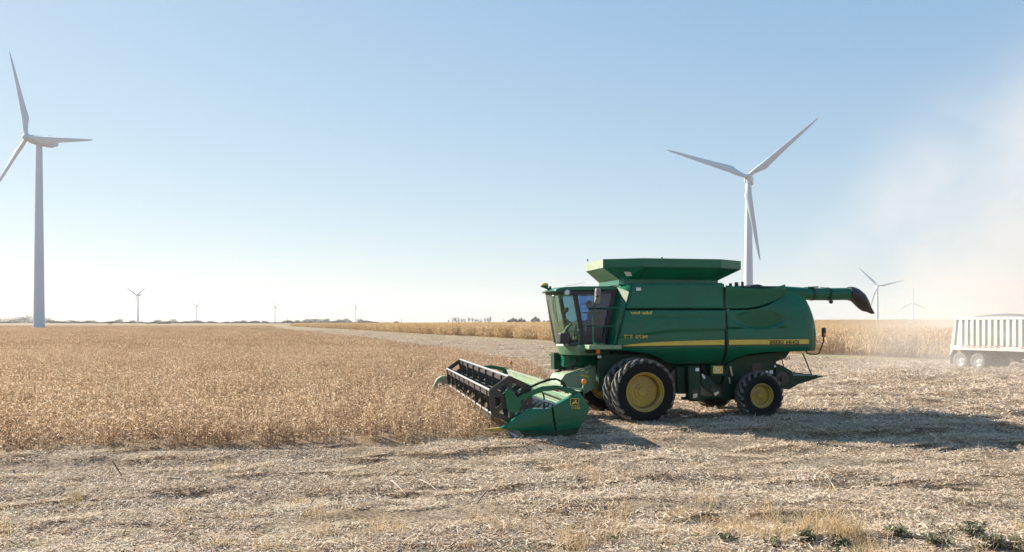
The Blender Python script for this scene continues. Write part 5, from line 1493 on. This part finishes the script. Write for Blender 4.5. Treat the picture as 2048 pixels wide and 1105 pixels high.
# far woods that read as one mass each: many small twig faces over a long strip
wood_d = 2300
def wood(name, prof, d, depth, mat, n_per_px, label, size=1.6, base=0.0):
    s = d / F; VV, TT = [], []
    xs_ = np.array([p[0] for p in prof]); hs_ = np.array([p[1] for p in prof])
    n = int((xs_[-1] - xs_[0]) * n_per_px)
    px = rng.uniform(xs_[0], xs_[-1], n)
    hh = np.interp(px, xs_, hs_) * (np.clip(1.7 * vnoise(px * 0.12, px * 0, 5) - 0.35, 0.12, 1.1) + 0.45 * (vnoise(px * 0.62, px * 0, 8) - 0.4)) * s
    z = hh * rng.beta(1.1, 1.15, n)
    c = np.stack([(px - CX) * s, d + rng.uniform(0, depth, n), base + z], 1)
    dd = rng.normal(0, 1, (n, 3)); dd[:, 2] += 0.8; dd /= np.linalg.norm(dd, axis=1, keepdims=True)
    L = rng.uniform(0.6, 1.6, n)[:, None] * size
    o = bpy.data.objects.new(name, quad_mesh(name, ribbons(c - dd * L / 2, c + dd * L / 2, size * 0.42, size * 0.3), rng.random(n), mat)); col.objects.link(o)
    tag(o, label, kind='stuff'); return o
wood("left_wood" if False else "distant_wood", [(-40, 7), (0, 9), (20, 10), (40, 12), (55, 14), (70, 13), (82, 10), (100, 9), (120, 7), (140, 6), (160, 3.5), (175, 6), (190, 8), (205, 8), (240, 7), (260, 6.5), (290, 6), (310, 7), (340, 7), (370, 5), (420, 4.5), (480, 4.5), (540, 5), (580, 5), (600, 5), (612, 8), (625, 6.5), (640, 10), (652, 11), (660, 8), (675, 8.5), (690, 9), (702, 7), (716, 8), (735, 7), (750, 5), (760, 1.5), (776, 1.5), (790, 3.5), (806, 1)], 2300, 40, twig_m, 40, "low hazy line of bare woods along the left horizon", 1.9, 0.5)
wood("distant_wood", [(1008, 3), (1016, 6), (1026, 10), (1038, 12), (1052, 13), (1066, 14), (1080, 14), (1096, 14.5), (1116, 14), (1140, 13)], 1300, 50, twig_m, 75, "dark bare wood on the horizon in front of the combine cab", 1.1, 0.6)
wood("shrub_row", [(290, 1), (300, 3.5), (318, 3), (330, 4), (340, 1)], 1500, 6, leaf_m, 14, "low green scrub on the horizon right of the small wind turbine", 0.8, 0.4)
def pole(px, top_py, base_py, d, label):
    h = (base_py - top_py) / F * d
    t = empty("utility_pole", (at_horizon(px, d), d, float(H(at_horizon(px, d), d)))); tag(t, label, "utility pole", "utility poles on the horizon")
    m = MB(); m.tube([(0, 0, -0.3), (0, 0, h)], [0.2, 0.13], 8); part(m, "post", 'wood', t)
    m = MB(); m.box(-0.9, 0.9, -0.08, 0.08, h - 0.9, h - 0.72); part(m, "cross_arm", 'wood', t)
pole(575, 634, 649, 1000, "thin dark utility pole just right of the wind turbine with a raised blade")
pole(464, 638, 650, 900, "short utility pole beside the far farm strip, right of the tiny turbine pair")
pole(690, 638, 650, 1050, "thin pole standing in the bushy far wood, left of its turbine")
pole(803, 636, 648, 1000, "thin utility pole at the end of the low wood, before the empty horizon")
pole(1006.5, 636, 648, 1000, "thin utility pole just left of the dark wood by the cab")

# ================================================================== GRAIN TRAILER
TX, TY = G(1899, 737)
tr_ang = math.atan2(-0.906, 0.42)                                     # rear to front, seen coming nearer to the right
trailer = empty("grain_trailer", (TX + 0.1, TY, 0), tr_ang)
tag(trailer, "white ribbed grain trailer with twin rear axles, half hidden in dust", "trailer")
# local: x from rear to front, y across (near side y = 0 .. far side y = 2.5)
W_, L_ = 2.5, 12.2
zf0, zf1, zt0, zt1 = 1.22, 1.50, 1.52, 3.30
m = MB(); m.prism([(0.25, zt0), (L_, zt0), (L_, zt1), (0.42, zt1)], 0.05, W_ - 0.05); tb_ = part(m, "trailer_box", 'trailer_white', trailer, smooth=0, bevel=0.01)
m = MB(); k = 0; x = 0.62
while x < L_ - 0.1:
    m.prism([(x, zt0), (x + 0.21, zt0), (x + 0.21, zt1 - 0.16), (x, zt1 - 0.16)], -0.03, 0.05)
    x += 0.40
ribs = part(m, "ribbed_side", 'trailer_white', tb_, smooth=0, bevel=0.012)
m = MB(); m.box(0.36, L_ + 0.02, -0.05, 0.05, zt1 - 0.14, zt1 + 0.02); m.box(0.36, L_ + 0.02, W_ - 0.05, W_ + 0.05, zt1 - 0.14, zt1 + 0.02); part(m, "top_rail", 'trailer_white', tb_, bevel=0.01)
m = MB(); m.prism([(-0.02, zt0), (0.24, zt0), (0.42, zt1), (0.30, zt1)], -0.02, 0.06); m.prism([(-0.02, zt0), (0.24, zt0), (0.42, zt1), (0.30, zt1)], W_ - 0.06, W_ + 0.02); m.prism([(0.2, zt0), (0.26, zt0), (0.44, zt1), (0.38, zt1)], 0.05, W_ - 0.05); part(m, "rear_corner_post", 'trailer_white', tb_, smooth=0)
m = MB(); m.box(-0.05, L_, 0.0, 0.12, zf0, zf1); m.box(-0.05, L_, W_ - 0.12, W_, zf0, zf1); m.box(-0.05, 0.1, 0.12, W_ - 0.12, zf0, zf1); m.box(0.1, L_, 0.5, W_ - 0.5, zf0 + 0.03, zf1 + 0.02)
fr_ = part(m, "frame_rail", 'trailer_white', trailer, bevel=0.008)
m = MB(); x = 0.75
for i in range(24):
    if i not in (7, 8, 9): m.box(x, x + 0.22, -0.006, 0.0, zf1 - 0.10, zf1 - 0.04)
    x += 0.40
part(m, "reflective_tape", 'red', fr_, smooth=0)
m = MB(); m.prism([(-0.05, zf0), (0.12, zf0), (-0.02, zf0 - 0.32), (-0.07, zf0 - 0.36)], 0.0, 0.10); part(m, "rear_bumper_arm", 'trailer_white', fr_)
m = MB(); m.box(-0.08, -0.04, 0.02, 0.62, 0.28, zf0 - 0.05); m.box(-0.08, -0.04, W_ - 0.62, W_ - 0.02, 0.28, zf0 - 0.05); part(m, "mud_flap", 'black', fr_)
def hopper(x0, x1, name):
    xm = (x0 + x1) / 2; m = MB()
    m.loft([[(x0, 0.12, zf0 + 0.02), (x1, 0.12, zf0 + 0.02), (x1, W_ - 0.12, zf0 + 0.02), (x0, W_ - 0.12, zf0 + 0.02)], [(xm - 0.6, 0.7, 0.5), (xm + 0.6, 0.7, 0.5), (xm + 0.6, W_ - 0.7, 0.5), (xm - 0.6, W_ - 0.7, 0.5)]])
    return part(m, name, 'black', trailer, smooth=0)
hopper(3.0, 6.6, "discharge_hopper"); hopper(7.2, 10.8, "discharge_hopper")
m = MB(); m.prism([(4.85, 0.55), (5.15, 0.62), (5.35, 1.0), (5.1, 0.98)], 0.05, 0.12); m.tube([(5.1, 0.0, 0.72), (4.8, 0.0, 0.74)], 0.03, 6); part(m, "crank_box", 'trailer_white', trailer, bevel=0.01)
m = MB()
for x in (6.0,):
    for z in (1.95, 2.85): m.lathe([(0.0, -0.05), (0.09, -0.045), (0.09, 0.0)], 10, (x, 0, z))
part(m, "side_marker", 'grey', tb_)
m = MB()
for x0, x1 in ((0.9, 5.2), (5.25, 8.6), (8.65, 12.0)):
    n = 9; rings = []
    for i in range(n):
        x = x0 + (x1 - x0) * i / (n - 1); hgt = 0.24 * math.sin(math.pi * i / (n - 1)) ** 0.8
        rings.append([(x, 0.1 + 2.3 * q / 8, zt1 + 0.0 + hgt * math.sin(math.pi * q / 8) ** 0.5) for q in range(9)])
    m.loft(rings, closed=False, caps=False)
part(m, "roll_tarp", 'grey', tb_, smooth=60, solid=0.02)
# dual wheels on two axles
def road_tyre():
    Ro, Ri, w_ = 0.52, 0.30, 0.27
    m = MB(); m.lathe([(Ri, -w_ * 0.42), (Ri + 0.04, -w_ * 0.5), (Ro - 0.07, -w_ * 0.5), (Ro - 0.015, -w_ * 0.42), (Ro, -w_ * 0.2), (Ro, w_ * 0.2), (Ro - 0.015, w_ * 0.42), (Ro - 0.07, w_ * 0.5), (Ri + 0.04, w_ * 0.5), (Ri, w_ * 0.42)], 40, close=True)
    return m
grey_tyre = paint("dusty_tyre", (0.16, 0.15, 0.14), (0.09, 0.085, 0.08), 0.8, 0.0, 5.0)
for x in (0.62, 1.86):
    for y, s in ((0.15, -1), (W_ - 0.15, 1)):
        m = MB(); m.lathe([(0.0, s * 0.10), (0.09, s * 0.10), (0.11, s * 0.02), (0.2, s * -0.03), (0.25, s * 0.02), (0.295, s * 0.11), (0.305, s * 0.115), (0.305, -s * 0.10), (0.0, -s * 0.10)], 32)
        wo = part(m, "wheel", 'silver', trailer); wo.location = (x, y, 0.52)
        part(road_tyre(), "tyre", grey_tyre, wo)
        inner = part(road_tyre(), "inner_tyre", grey_tyre, wo); inner.location = (0, -s * 0.33, 0)
    m = MB(); m.tube([(x, 0.3, 0.52), (x, W_ - 0.3, 0.52)], 0.09, 10); part(m, "axle", 'black', trailer)
m = MB(); m.box(0.2, 2.5, 0.65, 0.8, 0.62, zf0 + 0.01); m.box(0.2, 2.5, W_ - 0.8, W_ - 0.65, 0.62, zf0 + 0.01); part(m, "suspension_beam", 'black', trailer)

# ================================================================== STALKS AND WEEDS NEAR THE ROAD
stalk_cols = {'pale': ((0.50, 0.42, 0.32), (0.42, 0.34, 0.25)), 'grey': ((0.24, 0.20, 0.165), (0.15, 0.125, 0.10)), 'brown': ((0.20, 0.12, 0.06), (0.13, 0.08, 0.045))}
for k_, (a, b) in stalk_cols.items(): M['stalk_' + k_] = paint(k_ + "_stalk", a, b, 0.7, 0.0, 12.0)
def stalk(p0, p1, z0, z1, r, tone, label, bend=0.02):
    (xa, ya), (xb, yb) = G(*p0), G(*p1)
    za, zb = float(H(xa, ya)) + z0 + 0.035, float(H(xb, yb)) + z1 + 0.03; r *= 0.8 if tone == 'pale' else 1.1
    o = MB(); a, b = Vector((xa, ya, za)), Vector((xb, yb, zb)); c = (a + b) / 2 + Vector((0, 0, bend)); L = (b - a).length
    pts_ = [a + (b - a) * t + Vector((0, 0, bend * math.sin(math.pi * t))) for t in (0, 0.18, 0.2, 0.22, 0.5, 0.52, 0.54, 0.8, 1.0)]
    q = pts_[0].copy(); pts_ = [p - q for p in pts_]
    o.tube(pts_, [r, r * 0.96, r * 1.25, r * 0.95, r * 0.9, r * 1.18, r * 0.88, r * 0.8, r * 0.55], 7)
    ob = o.build("maize_stalk", M['stalk_' + tone], None, smooth=50); ob.location = q
    tag(ob, label, "stalk", "old maize stalks lying on the stubble"); return ob
def stalk_up(px, py_base, py_top, dx, r, tone, label):
    x, y = G(px, py_base); z = float(H(x, y)); d = y; h = (py_base - py_top) / F * d
    o = MB(); o.tube([(0, 0, -0.03), (dx / F * d * 0.5, 0.03, h * 0.5), (dx / F * d * 0.55, 0.03, h * 0.54), (dx / F * d, 0.06, h)], [r, r * 0.9, r * 1.15, r * 0.6], 7)
    ob = o.build("maize_stalk", M['stalk_' + tone], None, smooth=50); ob.location = (x, y, z); tag(ob, label, "stalk", "old maize stalks lying on the stubble"); return ob
stalk_up(248, 960, 924, -26, 0.014, 'brown', "brown stalk standing slanted out of the stubble, the only upright brown one")
stalk_up(35, 951, 935, -12, 0.022, 'grey', "short thick grey stub at the far left edge of the stubble")
stalk((160, 972), (270, 968), 0.03, 0.03, 0.013, 'grey', "long grey stalk lying flat just below the leaning brown stalk")
stalk((326, 966), (390, 973), 0.05, 0.02, 0.013, 'grey', "grey stalk lying right of the long flat one, bent down to the right")
stalk((428, 954), (478, 937), 0.02, 0.05, 0.011, 'grey', "thin grey stalk slanting up to the right, middle of the left stubble")
stalk((555, 927), (612, 920), 0.02, 0.04, 0.012, 'grey', "grey stalk lying nearly level below the soybean edge, left of centre")
stalk((478, 998), (508, 1016), 0.06, 0.02, 0.011, 'grey', "short dark stalk tilted down to the right above the dark furrow")
stalk((782, 972), (812, 989), 0.03, 0.03, 0.014, 'pale', "pale stalk lying diagonally, left one of the two white ones")
stalk((839, 970), (872, 983), 0.03, 0.03, 0.013, 'pale', "pale stalk lying diagonally, right one of the two white ones")
stalk((910, 945), (1002, 949), 0.02, 0.03, 0.015, 'grey', "long dark grey stalk lying flat below the crop divider tip")
stalk_up(952, 1008, 983, 22, 0.013, 'grey', "grey stalk leaning up to the right in the middle foreground")
stalk_up(617, 1010, 994, 13, 0.012, 'grey', "short grey stalk leaning to the right at the left of the dark furrow")
stalk((1482, 868), (1516, 866.5), 0.02, 0.03, 0.016, 'pale', "bright pale stalk lying at the edge of the combine shadow under the rear wheel")
stalk((1652, 947), (1672, 968), 0.06, 0.02, 0.015, 'pale', "pale stalk lying diagonally in the right foreground")
stalk((1745, 946), (1855, 939), 0.02, 0.04, 0.012, 'grey', "long thin dark stalk lying in the right foreground below the shadow")
stalk((1836, 962), (1866, 946), 0.02, 0.06, 0.012, 'grey', "thin stalk slanting up to the right, far right foreground")
stalk((1695, 1013), (1712, 1025), 0.05, 0.02, 0.013, 'pale', "short bright stalk right above the dry grass clump")
stalk((1960, 934), (2030, 936), 0.03, 0.02, 0.014, 'brown', "brown stalk lying level at the right edge below the shadow")
stalk((1484, 993), (1500, 982), 0.02, 0.05, 0.012, 'pale', "short pale stalk slanting up to the right, below the rear wheel")
stalk((935, 886), (1000, 884), 0.02, 0.02, 0.014, 'pale', "pale stalk lying at the soybean edge below the crop divider")

weed_m = straw_mat("grey_green_weed", [(0.0, (0.06, 0.06, 0.035)), (0.35, (0.15, 0.15, 0.085)), (0.7, (0.30, 0.285, 0.18)), (1.0, (0.52, 0.46, 0.32))], 0.3, 0.7, 0.1)
def make_weed(px, py, h, r, label, n=420, cat="weed"):
    x, y = G(px, py); t = empty("leafy_weed", (x, y, float(H(x, y)) - 0.01)); tag(t, label, cat, "green weeds on the verge")
    m = MB(); tips = []
    for k in range(9):
        a = random.uniform(0, 6.28); l_ = r * random.uniform(0.3, 0.9); hh = h * random.uniform(0.6, 1.0)
        p = [(0, 0, 0), (math.cos(a) * l_ * 0.5, math.sin(a) * l_ * 0.5, hh * 0.55), (math.cos(a) * l_, math.sin(a) * l_, hh)]; tips.append(p)
        m.tube(p, [0.006, 0.005, 0.002], 5)
    m.build("stem", weed_m, t, smooth=50)
    ii = rng.integers(0, 9, n); tt = rng.uniform(0.15, 1.0, n)[:, None]; P0, P1, P2 = (np.array([tips[i][q] for i in ii]) for q in range(3))
    c = (1 - tt) ** 2 * P0 + 2 * tt * (1 - tt) * P1 + tt ** 2 * P2 + rng.normal(0, 0.018, (n, 3))
    d = rng.normal(0, 1, (n, 3)); d[:, 2] += 0.2; d /= np.linalg.norm(d, axis=1, keepdims=True); L = rng.uniform(0.025, 0.07, n)[:, None]
    V = ribbons(c, c + d * L, 0.012, 0.02); e = ribbons(c + d * L, c + d * L * 1.6 - np.array([0, 0, 0.01]), 0.02, 0.004); tn = rng.random(n)
    o = bpy.data.objects.new("leaves", quad_mesh("leaves", np.concatenate([V, e]), np.concatenate([tn, tn]), weed_m)); col.objects.link(o); o.parent = t
for w__ in ((1945, 1088, 0.22, 0.20, "bushy grey green weed at the right, tallest of the verge weeds"), (1985, 1100, 0.20, 0.18, "dark green weed right beside the tallest verge weed", 360), (2030, 1098, 0.14, 0.20, "low weed in the bottom right corner"),
             (1612, 1095, 0.17, 0.16, "green weed left of the dry grass clump at the bottom"), (1790, 1085, 0.16, 0.18, "sparse weed right of the dry grass clump", 260), (1455, 1100, 0.10, 0.22, "low flat weed at the bottom, left of the dry grass clump", 320), (1680, 1102, 0.10, 0.16, "small weed at the foot of the dry grass clump", 220),
             (1880, 1103, 0.12, 0.22, "spreading weed just left of the tallest verge weed", 320), (1545, 1103, 0.08, 0.16, "tiny weed at the bottom between two larger weeds", 200)):
    make_weed(*w__)
# ground-hugging green growth among the straw of the verge
protos = []
for k in range(3):
    n_ = 60; c_ = np.stack([rng.normal(0, 0.10, n_), rng.normal(0, 0.10, n_), np.abs(rng.normal(0.03, 0.025, n_))], 1)
    d_ = rng.normal(0, 1, (n_, 3)); d_[:, 2] = np.abs(d_[:, 2]) * 0.6; d_ /= np.linalg.norm(d_, axis=1, keepdims=True)
    L_q = rng.uniform(0.02, 0.06, n_)[:, None]
    protos.append(quad_mesh("verge_growth", ribbons(c_, c_ + d_ * L_q, 0.010, 0.014), rng.beta(2, 1.6, n_), weed_m))
N = 2600; xs = rng.uniform(-8, 11, N); ys = rng.uniform(10.2, 13.6, N)
p = smoothstep(13.0, 10.8, ys) * (0.03 + 0.9 * smoothstep(1.0, 5.5, xs)) * smoothstep(0.45, 0.75, vnoise(xs * 0.9, ys * 1.1, 91)) * 0.8
k = rng.random(N) < p; xs, ys = xs[k], ys[k]; n = len(xs); s = rng.uniform(0.6, 1.5, n)
scatter("verge_growth", np.stack([xs, ys, H(xs, ys)], 1), np.stack([np.zeros(n), np.zeros(n), rng.uniform(0, 6.28, n)], 1), np.stack([s, s, s], 1), rng.integers(0, 3, n), protos, "low grey green growth among straw at the verge")
# the tall clump of dry grass right of centre
x, y = G(1660, 1085); V, T = tuft(360, 0.18, 0.46, 0.42, 0.006, 0.32)
o = bpy.data.objects.new("grass_clump", quad_mesh("grass_clump", V, T, dry_m)); col.objects.link(o); o.location = (x, y, float(H(x, y)))
tag(o, "thick clump of tan dry grass among the green weeds of the verge", "grass clump")
for (px, py, top, n, lab) in ((1770, 1060, 1000, 9, "tall thin dry seed stalks right of the dry grass clump"), (1250, 1085, 1030, 10, "thin dry standing stems at the bottom, right of centre"), (1905, 1065, 985, 7, "thin tall dry stems left behind the tallest verge weed")):
    x, y = G(px, py); h = (py - top) / F * y; V, T = tuft(n, h * 0.6, h, 0.25, 0.006, 0.10)
    o = bpy.data.objects.new("dry_stems", quad_mesh("dry_stems", V, T, dry_m)); col.objects.link(o); o.location = (x, y, float(H(x, y))); tag(o, lab, kind='stuff')

# ================================================================== DUST AND AIR
def volume_box(name, x0, x1, y0, y1, z0, z1, rot=0.0):
    m = MB(); m.box(x0, x1, y0, y1, z0, z1)
    o = m.build(name, bpy.data.materials.new(name), None, smooth=0); tag(o, kind='stuff'); return o
DUST_K = 1.0
def dust_mat(density, box, wisps, anis, colr, fn):
    mt = bpy.data.materials.new("field_dust"); mt.use_nodes = True
    n, l = mt.node_tree.nodes, mt.node_tree.links
    n.remove(n['Principled BSDF']); out = n['Material Output']
    pv = n.new('ShaderNodeVolumePrincipled'); pv.inputs['Color'].default_value = (*colr, 1); pv.inputs['Anisotropy'].default_value = anis
    tc = n.new('ShaderNodeTexCoord'); sx = n.new('ShaderNodeSeparateXYZ'); l.new(tc.outputs['Object'], sx.inputs[0])
    def rng_(src, a, b, c, d):
        q = n.new('ShaderNodeMapRange'); q.interpolation_type = 'SMOOTHSTEP'
        for i, v in ((1, a), (2, b), (3, c), (4, d)): q.inputs[i].default_value = v
        l.new(src, q.inputs[0]); return q.outputs[0]
    def op(o_, a, b):
        q = n.new('ShaderNodeMath'); q.operation = o_
        for i, v in enumerate((a, b)):
            if isinstance(v, (int, float)): q.inputs[i].default_value = v
            else: l.new(v, q.inputs[i])
        return q.outputs[0]
    def nz(sc, sz, det, w0=0.0):
        mp = n.new('ShaderNodeMapping'); mp.inputs['Scale'].default_value = (sc, sc, sz); mp.inputs['Location'].default_value = (w0, w0 * 0.7, 0)
        l.new(tc.outputs['Object'], mp.inputs[0]); t = n.new('ShaderNodeTexNoise'); t.inputs['Scale'].default_value = 1.0; t.inputs['Detail'].default_value = det; t.inputs['Distortion'].default_value = 0.6
        l.new(mp.outputs[0], t.inputs['Vector']); return t.outputs['Fac']
    dns = fn(sx, rng_, op, nz)
    l.new(op('MULTIPLY', dns, density), pv.inputs['Density'])
    l.new(pv.outputs[0], out.inputs['Volume'])
    return mt
def plume(sx, rng_, op, nz):
    X, Y, Z = sx.outputs
    # leans to the right as it rises: the left margin moves with height
    left = op('ADD', op('MULTIPLY', Z, 0.42), 29.0)
    xr = op('SUBTRACT', X, left)
    n1 = nz(0.055, 0.075, 5, 3.0)
    e = op('ADD', xr, op('MULTIPLY', op('SUBTRACT', n1, 0.5), 34.0))
    d = rng_(e, -3.0, 20.0, 0.0, 1.0)
    n2 = rng_(nz(0.085, 0.10, 6, 20.0), 0.36, 0.66, 0.12, 1.7)
    zt = rng_(op('ADD', Z, op('MULTIPLY', op('SUBTRACT', n1, 0.5), 14.0)), 19.0, 35.0, 1.0, 0.0)
    yy = op('MULTIPLY', rng_(Y, 56.0, 68.0, 0.0, 1.0), rng_(Y, 92.0, 108.0, 1.0, 0.0))
    xe = rng_(X, 76.0, 84.0, 1.0, 0.0)
    return op('MULTIPLY', op('MULTIPLY', d, n2), op('MULTIPLY', zt, op('MULTIPLY', yy, xe)))
db = volume_box("dust_plume", 14, 85, 55, 109, -0.4, 40)
db.data.materials[0] = dust_mat(0.032, None, None, 0.1, (0.87, 0.815, 0.77), plume)
def low_dust(sx, rng_, op, nz):
    X, Y, Z = sx.outputs
    n1 = nz(0.16, 0.3, 4, 7.0)
    n2 = rng_(n1, 0.34, 0.66, 0.25, 1.3)
    d = op('MULTIPLY', rng_(op('ADD', X, op('MULTIPLY', op('SUBTRACT', n1, 0.5), 14.0)), 17.0, 27.0, 0.0, 1.0), rng_(X, 42.0, 47.0, 1.0, 0.0))
    zt = rng_(op('ADD', Z, op('MULTIPLY', op('SUBTRACT', n1, 0.5), 3.0)), 0.8, 5.6, 1.0, 0.0)
    yy = op('MULTIPLY', rng_(Y, 41.5, 46.0, 0.0, 1.0), rng_(Y, 58.0, 64.0, 1.0, 0.0))
    return op('MULTIPLY', op('MULTIPLY', d, n2), op('MULTIPLY', zt, yy))
lb_ = volume_box("dust_drift", 15, 48, 41, 54.9, -0.4, 7)
lb_.data.materials[0] = dust_mat(0.062, None, None, 0.1, (0.90, 0.84, 0.77), low_dust)

hz = volume_box("haze", -5300, 5300, -600, 5300, -20, 135)
mt = bpy.data.materials.new("haze"); mt.use_nodes = True
mt.node_tree.nodes.remove(mt.node_tree.nodes['Principled BSDF'])
pv = mt.node_tree.nodes.new('ShaderNodeVolumePrincipled'); pv.inputs['Color'].default_value = (0.93, 0.96, 1.0, 1); pv.inputs['Density'].default_value = 0.00005; pv.inputs['Anisotropy'].default_value = 0.2
mt.node_tree.links.new(pv.outputs[0], mt.node_tree.nodes['Material Output'].inputs['Volume'])
hz.data.materials[0] = mt
